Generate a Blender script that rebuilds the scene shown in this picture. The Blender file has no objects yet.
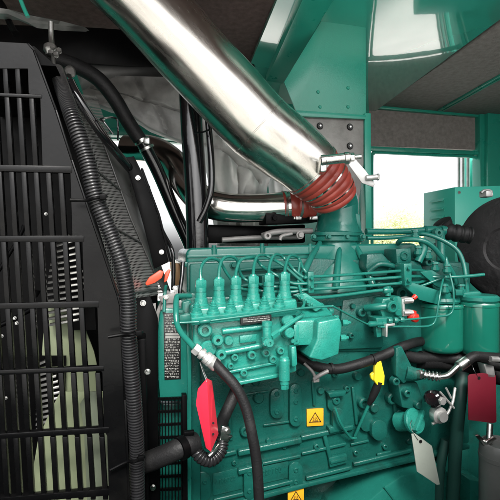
import bpy, bmesh, math, random
from mathutils import Vector, Matrix, noise
random.seed(7)
R = math.radians
C = bpy.data.collections.new('place'); bpy.context.scene.collection.children.link(C)
F = 430.0; Z0 = 1.35
CAM = Vector((0, 0, Z0))
TH = R(14)
U = Vector((math.cos(TH), math.sin(TH), 0)); V = Vector((-math.sin(TH), math.cos(TH), 0)); W = Vector((0, 0, 1))
O = Vector(((200-250)/F*0.73, 0.73, 0))            # relative to the camera; v is measured from here
VO = O.dot(V)

# ---------------------------------------------------------------- placing
def ray(px, py): return Vector(((px-250)/F, 1, (250-py)/F))
def P(px, py, d): return CAM + ray(px, py)*d                       # point at depth d
def E(px, py, v):                                                   # point on the engine plane v
    r = ray(px, py); return CAM + r*((v+VO)/r.dot(V))
def H(px, py, w):                                                   # point on the level plane w above the eye
    r = ray(px, py); return CAM + r*(w/r.z)
def G(u, v, w): return CAM + U*u + V*(v+VO) + W*w                   # engine coordinates
def K(p): return (p.y)/F                                            # metres per pixel there

# ---------------------------------------------------------------- mesh building
def catmull(pts, n):
    if len(pts) < 3 or n <= 1: return [Vector(p) for p in pts]
    q = [pts[0]*2-pts[1]] + list(pts) + [pts[-1]*2-pts[-2]]
    out = []
    for i in range(1, len(q)-2):
        a, b, c, d = q[i-1], q[i], q[i+1], q[i+2]
        for k in range(n):
            t = k/n
            out.append(0.5*((2*b)+(c-a)*t+(2*a-5*b+4*c-d)*t*t+(3*b-a-3*c+d)*t*t*t))
    out.append(q[-2].copy())
    return out

class MB:
    def __init__(s): s.v = []; s.f = []; s.uv = None
    def add(s, vs, fs):
        n = len(s.v); s.v += [Vector(v) for v in vs]; s.f += [tuple(i+n for i in f) for f in fs]; return s
    def addbm(s, bm):
        bm.verts.ensure_lookup_table(); bm.verts.index_update()
        s.add([v.co.copy() for v in bm.verts], [[v.index for v in f.verts] for f in bm.faces]); bm.free(); return s
    def solid(s, pts, off, bev=0.0, seg=2):
        """polygon pts (world) extruded along the vector off"""
        bm = bmesh.new()
        a = [bm.verts.new(p) for p in pts]; b = [bm.verts.new(p+off) for p in pts]
        n = len(pts)
        bm.faces.new(a); bm.faces.new(b[::-1])
        for i in range(n): bm.faces.new((a[i], a[(i+1) % n], b[(i+1) % n], b[i]))
        bmesh.ops.recalc_face_normals(bm, faces=bm.faces)
        if bev > 0:
            try: bmesh.ops.bevel(bm, geom=list(bm.edges), offset=bev, segments=seg, profile=0.5, affect='EDGES', clamp_overlap=True)
            except Exception: pass
        return s.addbm(bm)
    def pris(s, pix, v0, v1, bev=0.002, seg=2):                    # outline on plane v0, real thickness to v1
        return s.solid([E(x, y, v0) for x, y in pix], V*(v1-v0), bev, seg)
    def box(s, c, a, b, h, bev=0.0, seg=2):                        # centre and three half-vectors
        return s.solid([c-a-b-h, c+a-b-h, c+a+b-h, c-a+b-h], h*2, bev, seg)
    def gbox(s, u0, u1, v0, v1, w0, w1, bev=0.0):
        return s.solid([G(u0, v0, w0), G(u1, v0, w0), G(u1, v0, w1), G(u0, v0, w1)], V*(v1-v0), bev)
    def lathe(s, p, axis, prof, seg=20, phase=0.0, sc=1.0):        # prof: (distance along axis, radius)
        ax = axis.normalized(); t = ax.orthogonal().normalized(); b = ax.cross(t)
        vs = []; fs = []
        for (h, r) in prof:
            for k in range(seg):
                a = 2*math.pi*k/seg+phase
                vs.append(p+ax*h+(t*math.cos(a)+b*math.sin(a)*sc)*max(r, 1e-5))
        for i in range(len(prof)-1):
            for k in range(seg):
                k2 = (k+1) % seg
                fs.append((i*seg+k, i*seg+k2, (i+1)*seg+k2, (i+1)*seg+k))
        fs.append(tuple(range(seg))[::-1]); fs.append(tuple((len(prof)-1)*seg+k for k in range(seg)))
        return s.add(vs, fs)
    def cyl(s, a, b, r, r2=None, seg=18, bev=0.0):
        ax = b-a; L = ax.length; r2 = r if r2 is None else r2
        if bev: pr = [(0, r-bev), (bev, r), (L-bev, r2), (L, r2-bev)]
        else: pr = [(0, r), (L, r2)]
        return s.lathe(a, ax, pr, seg)
    def hexa(s, p, axis, r, h, ch=0.12):
        return s.lathe(p, axis, [(0, r*.93), (h*ch, r), (h*(1-ch), r), (h, r*.88)], 6)
    def tube(s, pts, r, n=6, seg=12, rf=None, cap=True):
        q = catmull(pts, n); m = len(q)
        L = [0.0]
        for i in range(1, m): L.append(L[-1]+(q[i]-q[i-1]).length)
        tv = [(q[min(i+1, m-1)]-q[max(i-1, 0)]).normalized() for i in range(m)]
        nrm = tv[0].orthogonal().normalized(); vs = []; fs = []
        for i in range(m):
            nrm = (nrm-tv[i]*nrm.dot(tv[i])).normalized(); b = tv[i].cross(nrm)
            if rf: rr = rf(L[i], L[-1])
            elif isinstance(r, (list, tuple)):
                x = L[i]/L[-1]*(len(r)-1); j = min(int(x), len(r)-2); rr = r[j]+(r[j+1]-r[j])*(x-j)
            else: rr = r
            for k in range(seg):
                a = 2*math.pi*k/seg; vs.append(q[i]+(nrm*math.cos(a)+b*math.sin(a))*rr)
        for i in range(m-1):
            for k in range(seg):
                k2 = (k+1) % seg; fs.append((i*seg+k, i*seg+k2, (i+1)*seg+k2, (i+1)*seg+k))
        if cap: fs.append(tuple(range(seg))[::-1]); fs.append(tuple((m-1)*seg+k for k in range(seg)))
        return s.add(vs, fs)
    def corr(s, pts, r0, r1, pitch, seg=14):                        # corrugated tube
        q = catmull(pts, 24); L = [0.0]
        for i in range(1, len(q)): L.append(L[-1]+(q[i]-q[i-1]).length)
        out = []; rs = []; n = int(L[-1]/pitch)*6; j = 0
        for i in range(n+1):
            t = L[-1]*i/n
            while j < len(L)-2 and L[j+1] < t: j += 1
            x = (t-L[j])/max(L[j+1]-L[j], 1e-9); out.append(q[j].lerp(q[j+1], x))
        pr = [r1, r1, r1-.12*(r1-r0), r0, r0, r1-.12*(r1-r0)]
        cnt = [0]
        def rf(l, tot): k = cnt[0]; cnt[0] += 1; return pr[k % 6]
        return s.tube(out, 0, n=1, seg=seg, rf=rf)
    def boss(s, px, py, v, rp, h, hole=0.0, seg=18):                # round boss standing off the plane v towards the camera
        p = E(px, py, v); r = rp*K(p)
        b = min(r*.18, h*.3)
        if hole: pr = [(0, r*1.08), (h-b, r), (h, r-b), (h, r*hole), (h*.25, r*hole*.92), (h*.25, 0)]
        else: pr = [(0, r*1.12), (h-b, r), (h, r-b), (h, 0)]
        return s.lathe(p, -V, pr, seg)
    def bolt(s, px, py, v, rp, h=0.006):
        p = E(px, py, v); r = rp*K(p)
        s.lathe(p, -V, [(0, r*1.35), (h*.25, r*1.35), (h*.25, r)], 14)
        return s.hexa(p-V*h*.25, -V, r, h*.75)
    def pbox(s, x0, y0, x1, y1, v0, v1, bev=0.002): return s.pris([(x0, y0), (x1, y0), (x1, y1), (x0, y1)], v0, v1, bev)

ORG = {}
def build(mb, name, mat, parent=None, label=None, smooth=35, bcast=None):
    me = bpy.data.meshes.new(name)
    xs = [v.x for v in mb.v]; ys = [v.y for v in mb.v]; zs = [v.z for v in mb.v]
    c = Vector(((min(xs)+max(xs))/2, (min(ys)+max(ys))/2, min(zs)))
    me.from_pydata([v-c for v in mb.v], [], mb.f)
    bm = bmesh.new(); bm.from_mesh(me)
    bmesh.ops.recalc_face_normals(bm, faces=bm.faces)
    th = R(smooth)
    for f in bm.faces: f.smooth = True
    for e in bm.edges:
        if len(e.link_faces) == 2 and e.calc_face_angle(0) > th: e.smooth = False
    bm.to_mesh(me); bm.free()
    if isinstance(mat, (list, tuple)):
        for m in mat: me.materials.append(m)
    else: me.materials.append(mat)
    o = bpy.data.objects.new(name, me); C.objects.link(o)
    ORG[o.name] = c
    if parent is not None:
        o.parent = parent; o.location = c-ORG[parent.name]
    else: o.location = c
    if label: o['label'] = label
    return o
def tag(o, label, cat, group=None, kind=None):
    o['label'] = label; o['category'] = cat
    if group: o['group'] = group
    if kind: o['kind'] = kind
    return o
def thing(name, label, cat, loc, group=None):
    o = bpy.data.objects.new(name, None); C.objects.link(o); o.location = loc; ORG[o.name] = Vector(loc)
    o.empty_display_size = .05
    return tag(o, label, cat, group)
def copy_part(o, dpos, parent=None):
    c = o.copy(); C.objects.link(c); c.parent = parent or o.parent; c.location = o.location+dpos
    ORG[c.name] = ORG[o.name]+dpos; return c

def pieces(name, mat, parent, fs):
    """each callable draws one piece; every piece becomes an object of its own"""
    for f in fs:
        mb = MB(); f(mb); build(mb, name, mat, parent)
# ---------------------------------------------------------------- materials
def lin(r, g, b):
    f = lambda c: (c/255/12.92) if c/255 <= .04045 else ((c/255+.055)/1.055)**2.4
    return (f(r), f(g), f(b), 1)
def mat(name, col, rough=.5, metal=0.0, coat=0.0, bump=0.0, bscale=200.0, var=0.0, vscale=15.0, dirt=None, dscale=30.0, damt=.5, spec=.5, rvar=0.0, stretch=None, coatr=.08):
    m = bpy.data.materials.new(name); m.use_nodes = True; nt = m.node_tree; N = nt.nodes; L = nt.links
    b = N['Principled BSDF']; b.inputs['Base Color'].default_value = col
    b.inputs['Roughness'].default_value = rough; b.inputs['Metallic'].default_value = metal
    b.inputs['Coat Weight'].default_value = coat; b.inputs['Coat Roughness'].default_value = coatr
    b.inputs['Specular IOR Level'].default_value = spec
    tc = N.new('ShaderNodeTexCoord'); src = tc.outputs['Object']
    if stretch:
        mp = N.new('ShaderNodeMapping'); mp.vector_type = 'TEXTURE'; mp.inputs['Rotation'].default_value = stretch[0]; mp.inputs['Scale'].default_value = stretch[1]
        L.new(src, mp.inputs['Vector']); src = mp.outputs['Vector']
    def nz(sc, det=4, ro=.55):
        n = N.new('ShaderNodeTexNoise'); n.inputs['Scale'].default_value = sc; n.inputs['Detail'].default_value = det
        n.inputs['Roughness'].default_value = ro; L.new(src, n.inputs['Vector']); return n.outputs['Fac']
    col_out = None
    if var:
        n = nz(vscale); mr = N.new('ShaderNodeMapRange'); mr.inputs[1].default_value = .3; mr.inputs[2].default_value = .7
        mr.inputs[3].default_value = 1-var; mr.inputs[4].default_value = 1+var; L.new(n, mr.inputs[0])
        mx = N.new('ShaderNodeVectorMath'); mx.operation = 'SCALE'; mx.inputs[0].default_value = col[:3]
        L.new(mr.outputs[0], mx.inputs['Scale']); col_out = mx.outputs[0]
    if dirt:
        n = nz(dscale, 8, .65); mr = N.new('ShaderNodeMapRange'); mr.inputs[1].default_value = .52; mr.inputs[2].default_value = .72
        mr.inputs[3].default_value = 0; mr.inputs[4].default_value = damt; L.new(n, mr.inputs[0])
        mx = N.new('ShaderNodeMix'); mx.data_type = 'RGBA'; mx.inputs['A'].default_value = col; mx.inputs['B'].default_value = dirt
        if col_out: L.new(col_out, mx.inputs['A'])
        L.new(mr.outputs[0], mx.inputs['Factor']); col_out = mx.outputs['Result']
    if col_out: L.new(col_out, b.inputs['Base Color'])
    if rvar:
        n = nz(vscale*1.7, 5); mr = N.new('ShaderNodeMapRange'); mr.inputs[1].default_value = .3; mr.inputs[2].default_value = .7
        mr.inputs[3].default_value = max(rough-rvar, .02); mr.inputs[4].default_value = rough+rvar; L.new(n, mr.inputs[0]); L.new(mr.outputs[0], b.inputs['Roughness'])
    if bump:
        n = nz(bscale, 4); bp = N.new('ShaderNodeBump'); bp.inputs['Distance'].default_value = bump; bp.inputs['Strength'].default_value = 1
        L.new(n, bp.inputs['Height']); L.new(bp.outputs[0], b.inputs['Normal'])
        if coat: L.new(bp.outputs[0], b.inputs['Coat Normal'])
    return m
GCOL = (.012, .150, .112, 1)
M_cast = mat('green_cast_paint_shaded', (.0075, .088, .070, 1), .32, coat=.12, spec=.4, bump=.0007, bscale=260, var=.14, vscale=22, dirt=(.012, .035, .028, 1), dscale=26, damt=.7, rvar=.09)  # engine green made darker: the pump's shade is put into the colour
M_green = mat('green_smooth_paint', (.012, .14, .109, 1), .27, coat=.2, spec=.4, bump=.0002, bscale=120, var=.08, vscale=18, rvar=.07)
M_pump = mat('green_pump_paint', (.018, .215, .168, 1), .27, coat=.4, bump=.0005, bscale=330, var=.12, vscale=40, dirt=(.01, .08, .06, 1), dscale=60, damt=.4, rvar=.08)
M_sidep = mat('green_matt_paint_shaded', (.008, .10, .08, 1), .5, coat=.0, spec=.3, bump=.0003, bscale=200, var=.12, rvar=.08)  # matt green darkened, the shade of the recessed side plate in its colour
M_can = mat('green_canister_paint', (.008, .13, .09, 1), .16, coat=.8, bump=.0001, bscale=80, var=.06, rvar=.03)
M_encl = mat('green_enclosure_paint', (.02, .29, .21, 1), .3, coat=.25, bump=.00025, bscale=300, var=.06, vscale=6, rvar=.05)
M_roof = mat('glossy_green_sheet', (.05, .42, .32, 1), .14, coat=1.0, bump=.00012, bscale=14, var=.05, vscale=5, coatr=.03, spec=1.0)
M_roof.node_tree.nodes['Principled BSDF'].inputs['Coat IOR'].default_value = 3.0
M_cab = mat('cabinet_paint', (.06, .58, .44, 1), .4, coat=.2, bump=.0002, bscale=300)
M_black = mat('black_powder_coat', (.0018, .0018, .002, 1), .4, bump=.0001, bscale=500, coat=.0, rvar=.07, spec=.07, dirt=(.02, .019, .018, 1), dscale=14, damt=.12)
M_gblk = mat('black_satin_plastic', (.0022, .0022, .0024, 1), .26, spec=.16, bump=.0001, rvar=.06, bscale=200, dirt=(.02, .019, .017, 1), dscale=20, damt=.15)
M_gloss = mat('black_gloss_tube', (.006, .006, .007, 1), .14, coat=.6, bump=.0002, bscale=60, rvar=.05)
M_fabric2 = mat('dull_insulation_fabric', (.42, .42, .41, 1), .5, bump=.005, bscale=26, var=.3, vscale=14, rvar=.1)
M_rub = mat('black_rubber', (.0085, .0085, .009, 1), .55, spec=.3, bump=.0006, bscale=300, var=.25, dirt=(.05, .05, .048, 1), dscale=40, damt=.25)
M_conduit = mat('conduit_plastic', (.014, .014, .015, 1), .3, bump=.0001, rvar=.1)
M_chrome = mat('polished_steel', (.56, .54, .50, 1), .25, metal=1, bump=.00006, bscale=9, rvar=.06, var=.10, vscale=14, stretch=((0, R(-42), 0), (.22, .22, 7)))
M_chrome2 = mat('polished_steel_small', (.72, .70, .66, 1), .17, metal=1, bump=.0002, bscale=40, rvar=.05, vscale=20)
M_steel = mat('zinc_steel', (.62, .62, .60, 1), .28, metal=1, bump=.0002, bscale=400, rvar=.1)
M_alu = mat('cast_aluminium', (.6, .6, .58, 1), .45, metal=.7, bump=.0004, bscale=300, rvar=.1)
M_galv = mat('galvanised_sheet', (.42, .42, .41, 1), .42, metal=.6, var=.25, vscale=30, bump=.0003, bscale=80, rvar=.12)
M_galvd = mat('dark_grey_sheet', (.10, .10, .098, 1), .32, metal=.4, var=.3, vscale=14, bump=.0002, bscale=60, rvar=.1)
M_insul = mat('aluminised_felt', (.26, .25, .24, 1), .5, metal=.3, bump=.002, bscale=40, var=.25, vscale=18)
M_fabric = mat('insulation_fabric', (.78, .78, .76, 1), .5, metal=.0, bump=.004, bscale=22, var=.22, vscale=12, rvar=.1)
M_foam = mat('acoustic_foam', (.11, .072, .066, 1), .75, bump=.0015, bscale=420, var=.3, vscale=60, spec=.3)
M_foamg = mat('grey_foam', (.24, .215, .205, 1), .65, bump=.0015, bscale=420, var=.2, vscale=60, spec=.35)
M_sil = mat('red_silicone', (.30, .045, .032, 1), .38, bump=.0003, bscale=120, var=.12, coat=.15)
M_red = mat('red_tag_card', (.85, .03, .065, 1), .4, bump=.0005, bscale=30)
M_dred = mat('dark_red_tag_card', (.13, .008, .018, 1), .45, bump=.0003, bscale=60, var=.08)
M_gtag = mat('grey_tag_card', (.28, .31, .27, 1), .5, bump=.0006, bscale=80, var=.06)
M_yel = mat('yellow_plastic', (.80, .62, .03, 1), .32, bump=.0002)
M_lab = mat('label_yellow', (.75, .36, .02, 1), .4, var=.05)
M_ink = mat('black_ink', (.01, .01, .01, 1), .45)
M_white = mat('white_print', (.30, .30, .28, 1), .45)
M_blade = mat('pale_green_nylon', (.27, .31, .19, 1), .42, bump=.0003, bscale=60, var=.1, vscale=9)
M_fin = mat('fin_aluminium', (.085, .085, .08, 1), .33, metal=.8, rvar=.1, bump=.0002)
M_capr = mat('red_cap', (.55, .03, .02, 1), .35)
M_or = mat('orange_plate', (.62, .07, .03, 1), .45)
M_tan = mat('tan_plate', (.62, .36, .17, 1), .5)
M_wrap = mat('charcoal_wrap', (.022, .020, .021, 1), .62, bump=.0025, bscale=70, var=.3, vscale=30)
M_frost = mat('grey_canister', (.13, .135, .13, 1), .4, bump=.0003, var=.15)
M_bark = mat('bark', (.12, .09, .06, 1), .8)
M_conc = mat('pale_concrete', (.68, .66, .62, 1), .8, var=.08, vscale=2, bump=.002, bscale=30)
M_wallp = mat('pale_render', (.70, .70, .68, 1), .8, var=.04, vscale=2)

def leaf_mat():
    m = bpy.data.materials.new('leaf'); m.use_nodes = True; nt = m.node_tree
    b = nt.nodes['Principled BSDF']; b.inputs['Base Color'].default_value = (.7, .72, .5, 1); b.inputs['Roughness'].default_value = .5
    tr = nt.nodes.new('ShaderNodeBsdfTranslucent'); tr.inputs[0].default_value = (.8, .83, .55, 1)
    mx = nt.nodes.new('ShaderNodeMixShader'); mx.inputs[0].default_value = .5
    nt.links.new(b.outputs[0], mx.inputs[1]); nt.links.new(tr.outputs[0], mx.inputs[2]); nt.links.new(mx.outputs[0], nt.nodes['Material Output'].inputs[0])
    return m
M_leaf = leaf_mat()

def perf_mat():
    """black sheet with real round holes punched on a staggered grid (UV in metres)"""
    m = bpy.data.materials.new('perforated_sheet'); m.use_nodes = True; nt = m.node_tree; N = nt.nodes; L = nt.links
    b = N['Principled BSDF']; b.inputs['Base Color'].default_value = (.30, .30, .29, 1); b.inputs['Roughness'].default_value = .4; b.inputs['Metallic'].default_value = .6
    uv = N.new('ShaderNodeUVMap'); sp = N.new('ShaderNodeSeparateXYZ'); L.new(uv.outputs[0], sp.inputs[0])
    def mt(op, a, c=None, d=None):
        n = N.new('ShaderNodeMath'); n.operation = op
        for i, x in enumerate((a, c, d)):
            if x is None: continue
            if isinstance(x, (int, float)): n.inputs[i].default_value = x
            else: L.new(x, n.inputs[i])
        return n.outputs[0]
    p = .0052
    def cell(dx, dy):
        fx = mt('SUBTRACT', mt('FRACT', mt('ADD', mt('DIVIDE', sp.outputs[0], p), dx)), .5)
        fy = mt('SUBTRACT', mt('FRACT', mt('ADD', mt('DIVIDE', sp.outputs[1], p*1.732), dy)), .5)
        return mt('SQRT', mt('ADD', mt('MULTIPLY', fx, fx), mt('MULTIPLY', mt('MULTIPLY', fy, fy), 3.0)))
    d = mt('MINIMUM', cell(0, 0), cell(.5, .5))
    hole = mt('LESS_THAN', d, .30)
    tr = N.new('ShaderNodeBsdfTransparent'); mx = N.new('ShaderNodeMixShader')
    L.new(hole, mx.inputs[0]); L.new(b.outputs[0], mx.inputs[1]); L.new(tr.outputs[0], mx.inputs[2]); L.new(mx.outputs[0], N['Material Output'].inputs[0])
    return m
M_perf = perf_mat()

# ================================================================ ground outside and under the set
g = MB(); g.solid([Vector((-60, -60, 0)), Vector((60, -60, 0)), Vector((60, 60, 0)), Vector((-60, 60, 0))], Vector((0, 0, -.1)))
o = build(g, 'ground', M_conc); o['kind'] = 'structure'

# ================================================================ ENCLOSURE
enc = thing('generator_enclosure', 'green steel generator canopy with foam lined roof and open doors', 'enclosure', G(.3, .5, -Z0+.05))
VB = .95; WC = .62
def ceil(pix, w0, w1, bev=0.0, m=None):
    mb = MB(); mb.solid([H(x, y, w0) for x, y in pix], W*(w1-w0), bev); return mb
# roof skin + foam lining
mb = MB(); mb.gbox(-1.9, 1.75, -.62, 1.05, .74, .78)
build(mb, 'roof', M_encl, enc)
mb = MB(); mb.gbox(-1.85, 1.7, -.60, VB, WC+.02, .735)
build(mb, 'ceiling_foam', M_foam, enc)
# glossy green sheet of the ceiling, mirrors the window
a = H(367, 113, WC); b_ = H(500, 22, WC)
mb = MB(); d = (b_-a).normalized()
mb.solid([a-W*.020, a+d*1.35+W*.025, a+d*1.35-U*.62+W*.025, a-U*.62+d*.12-W*.016], W*.016, .001)
build(mb, 'ceiling_sheet', M_roof, enc, label='glossy green ceiling sheet mirroring the bright window')
# grey foam boards right of it, with green rails
mb = MB(); q = a+U*.012; mb.solid([q, q+d*1.3, q+d*1.3+U*.95, q+U*.95], W*.017, .002)
build(mb, 'foam_board', M_foamg, enc)
mb = MB()
c1, c2 = H(438, 111, WC-.008), H(502, 75, WC-.008)
dd = (c2-c1).normalized(); mb.solid([c1, c1+dd*1.0, c1+dd*1.0+U*.014, c1+U*.014], W*.008, .001)
mb.solid([c1+U*.019, c1+dd*1.0+U*.019, c1+dd*1.0+U*.026, c1+U*.026], W*.005, .0005)
build(mb, 'ceiling_rail', M_encl, enc)
# dark green ceiling beam left of the hanging plate
mb = ceil([(266, 81), (283, 84), (336, -4), (306, -8)], WC-.03, WC+.018, .002); build(mb, 'ceiling_beam', M_encl, enc)
# hanging bulkhead plate
VP_ = .36
mb = MB(); mb.pris([(284, 82), (297, 113), (366, 116), (366, -60), (330, -60), (334, 0)], VP_, VP_+.004, .001)
mb.pris([(296, 110), (297, 116), (366, 119), (366, 115)], VP_-.012, VP_-.0005, .001)
bp_ = build(mb, 'bulkhead_plate', M_encl, enc)
pieces('rivet', M_encl, bp_, [lambda m, x=x, y=y: m.boss(x, y, VP_, 1.6, .003) for x, y in [(348, 88), (348, 107), (320, 107), (318, 92)]])
mb = MB(); mb.pris([(296, 116), (364, 118), (364, 165), (358, 212), (300, 206)], VP_+.001, VP_+.02, .003)
ip = build(mb, 'insulation_plate', M_insul, enc, label='grey insulation plate with round washers')
PI5 = [(320, 126), (350, 127), (350, 146), (322, 150), (308, 138)]
pieces('washer', M_ink, ip, [lambda m, x=x, y=y: m.boss(x, y, VP_, 3.2, .003) for x, y in PI5])
pieces('pin', M_steel, ip, [lambda m, x=x, y=y: m.boss(x, y, VP_-.003, 1.2, .004) for x, y in PI5])
# post in front, below the corner
mb = MB(); mb.pris([(364.5, 113), (371, 113), (372, 236), (366, 236)], VP_-.004, VP_+.03, .002)
build(mb, 'post', M_encl, enc)
mb = MB(); mb.pris([(359, 118), (364, 118), (364, 232), (359, 232)], VP_+.03, VP_+.06, .002); build(mb, 'post', M_encl, enc)
# rear wall: header with foam, rails, window frame, posts
def uwb(px, py): p = E(px, py, VB)-CAM; return p.dot(U), p.z
mb = MB(); mb.pris([(369, 98), (486, 108), (486, 150), (369, 146)], VB, VB+.03, 0); build(mb, 'header_foam', M_foamg, enc)
mb = MB()
mb.pris([(369, 104), (486, 114), (486, 117.5), (369, 107.5)], VB-.02, VB-.001, .002)
mb.pris([(369, 146), (484, 151), (484, 155), (369, 150.5)], VB-.02, VB-.001, .002)
build(mb, 'header_rail', M_encl, enc)
mb = MB()
mb.pris([(480, 105), (486, 105), (486, 330), (481, 330)], VB-.03, VB+.02, .003)
mb.pris([(488, 105), (540, 105), (540, 360), (488, 360)], VB-.05, VB+.02, .003)
build(mb, 'corner_post', M_encl, enc)
mb = MB()     # rounded inner window frame
fr = [E(x, y, VB-.005) for x, y in [(372, 300), (372, 200), (372, 157), (374, 153.5), (378, 152.5), (420, 154.5), (468, 156.5), (476, 158), (479, 163), (479, 200), (479, 300)]]
mb.tube(fr, .007, n=4, seg=8); build(mb, 'window_frame', M_encl, enc)
mb = MB()
mb.gbox(-1.85, uwb(95, 200)[0], VB, VB+.03, -Z0+.2, .74)
mb.gbox(uwb(268, 200)[0], uwb(369, 200)[0], VB+.001, VB+.03, -Z0+.2, .74)
mb.gbox(uwb(95, 200)[0]-.01, uwb(268, 200)[0]+.01, VB+.002, VB+.03, uwb(150, 141)[1], .74)
mb.gbox(uwb(369, 200)[0]-.01, 1.7, VB+.003, VB+.03, -Z0+.2, uwb(400, 262)[1])
mb.gbox(uwb(95, 200)[0]-.01, uwb(268, 200)[0]+.01, VB+.004, VB+.03, -Z0+.2, uwb(200, 300)[1])
mb.gbox(uwb(540, 200)[0], 1.7, VB+.005, VB+.03, -Z0+.2, .74)
build(mb, 'rear_wall', M_encl, enc)
mb = MB(); mb.gbox(uwb(258, 200)[0], uwb(275, 200)[0], VB-.03, VB-.002, -.5, .65, .003); build(mb, 'post', M_encl, enc)
# rail above left opening
mb = MB(); mb.gbox(uwb(60, 140)[0], uwb(300, 140)[0], VB-.05, VB-.003, uwb(160, 141)[1]-.0, uwb(160, 134)[1], .004); build(mb, 'header_rail', M_encl, enc)
# end walls, then light blockers added out of view around the camera
mb = MB(); mb.gbox(-1.9, -1.86, -.6, 1.0, -Z0+.1, .735); build(mb, 'end_wall', M_black, enc)
mb = MB(); mb.gbox(1.7, 1.74, -.6, 1.0, -Z0+.1, .735); build(mb, 'end_wall', M_foam, enc)
mb = MB(); mb.gbox(.50, 1.69, -.42, -.38, -Z0+.1, .04); build(mb, 'light_block_panel', M_foam, enc)  # unseen panel, added to keep light off the right of the engine
mb = MB(); mb.gbox(-1.85, .499, -.42, -.38, -Z0+.1, -.25); build(mb, 'light_block_sill', M_encl, enc)  # added below the view to darken the lower block
mb = MB(); mb.gbox(.505, .54, -1.15, -.425, -Z0+.1, .04); build(mb, 'light_block_leaf', M_foam, enc)  # out of view, added to cut side light from the right
mb = MB(); mb.gbox(-1.85, 1.69, -.2, .95, -Z0+.12, -Z0+.2); mb.gbox(-1.85, 1.7, -.3, -.2, -Z0+.05, -Z0+.28, .004); build(mb, 'base_frame', M_black, enc)
# black beam and pale metal lip, top left
mb = MB(); mb.pris([(-60, 22), (92, 27), (150, 31), (255, 64), (255, 78), (182, 68), (120, 66), (60, 62), (-60, 60)], .30, .36, .003)
build(mb, 'black_beam', M_black, enc)
mb = MB()
mb.solid([P(-20, 6, .78), P(8, 9, .8), P(30, 15, .83), P(62, 21, .9), P(85, 27, .95), P(55, 25.5, .9), P(28, 22.5, .83), P(8, 14, .8), P(-20, 12, .78)], Vector((.004, .03, .004)), .001)
build(mb, 'edge_strip', M_galv, enc, label='pale bare metal edge strip')
mb = MB()
mb.tube([P(18, -8, .8), P(23, 6, .8), P(28, 17, .8)], .0038, n=3); build(mb, 'stay_rod', M_encl, enc)
mb = MB(); mb.tube([P(-6, -4, .85), P(3, 6, .85), P(10, 24, .82), P(16, 34, .8)], .006, n=3); build(mb, 'stay_rod', M_black, enc)

# ================================================================ outside, seen through the openings
def tree(x, y, h, cr, seed, label):
    rnd = random.Random(seed)
    t = thing('bush', label, 'bush', (x, y, 0), 'bushes outside the enclosure')
    mb = MB(); mb.tube([Vector((x, y, 0)), Vector((x+.1, y, h*.4)), Vector((x, y+.1, h*.7))], [.09, .05, .03], n=3)
    for k in range(6):
        a = rnd.random()*6.28; mb.tube([Vector((x, y, h*.35)), Vector((x+math.cos(a)*cr*.7, y+math.sin(a)*cr*.7, h*.75))], [.03, .01], n=1, seg=6)
    build(mb, 'trunk', M_bark, t)
    mb = MB(); vs = []; fs = []
    cl = [Vector((rnd.gauss(0, .45)*cr, rnd.gauss(0, .45)*cr, h*.6+rnd.gauss(0, .2)*h)) for _ in range(60)]
    for k in range(9000):
        c = rnd.choice(cl); p = Vector((x, y, 0))+c+Vector([rnd.gauss(0, .2)*cr for _ in range(3)])
        if p.z < .1: continue
        a = Vector([rnd.gauss(0, 1) for _ in range(3)]).normalized(); b = a.orthogonal().normalized(); s = .06+.06*rnd.random()
        n = len(vs); vs += [p-a*s, p+b*s*.5, p+a*s, p-b*s*.5]; fs.append((n, n+1, n+2, n+3))
    mb.add(vs, fs); build(mb, 'foliage', M_leaf, t)
tree(9.2, 27, 3.3, 2.2, 1, 'yellow-green bush glaring in the daylight, low in the window on the left side')
tree(12.2, 27, 3.0, 2.2, 2, 'yellow-green bush outside the window partly behind the vented cabinet')

# ================================================================ DIESEL ENGINE
eng = thing('diesel_engine', 'teal green painted diesel engine with six cylinder fuel injection pump', 'engine', G(.25, .3, -.62))
VK = .10
# ---- block
mb = MB()
mb.pris([(186, 296), (470, 300), (470, 444), (410, 459), (310, 482), (186, 514)], VK, .42, .006)
mb.pris([(186, 293), (200, 293), (201, 512), (187, 516)], VK-.022, VK-.001, .004)           # left flange
blk = None
def ridge(x0, y0, x1, y1, hw, dep, v=VK):
    a, b = E(x0, y0, v-.001), E(x1, y1, v-.001); ax = (b-a).normalized(); k = K(a)*hw
    up = V.cross(ax).normalized()
    mb.solid([a-up*k, b-up*k, b+up*k, a+up*k], -V*dep, min(k, dep)*.55, 3)
for r_ in [(203, 459, 236, 451, 2.4, .006), (237, 451, 300, 438, 3.2, .013), (300, 437, 352, 426, 2.6, .009), (237, 470, 262, 464, 3.0, .012), (262, 463, 300, 455, 1.6, .006),
           (301, 453, 345, 443, 1.6, .006), (213, 499, 243, 492, 2.0, .008), (256, 489, 292, 480, 2.0, .008), (305, 477, 350, 466, 2.0, .009), (352, 463, 410, 449, 2.0, .009),
           (350, 444, 368, 440, 1.3, .005), (376, 454, 390, 451, 1.4, .006), (228, 400, 231, 440, 1.6, .004), (205, 400, 206, 447, 1.6, .004), (312, 380, 314, 405, 1.5, .005),
           (240, 395, 268, 391, 1.3, .004), (352, 386, 356, 424, 1.6, .006), (392, 386, 396, 430, 1.8, .007), (263, 425, 290, 421, 1.2, .004), (323, 432, 330, 460, 2.2, .008)]: ridge(*r_)
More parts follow.
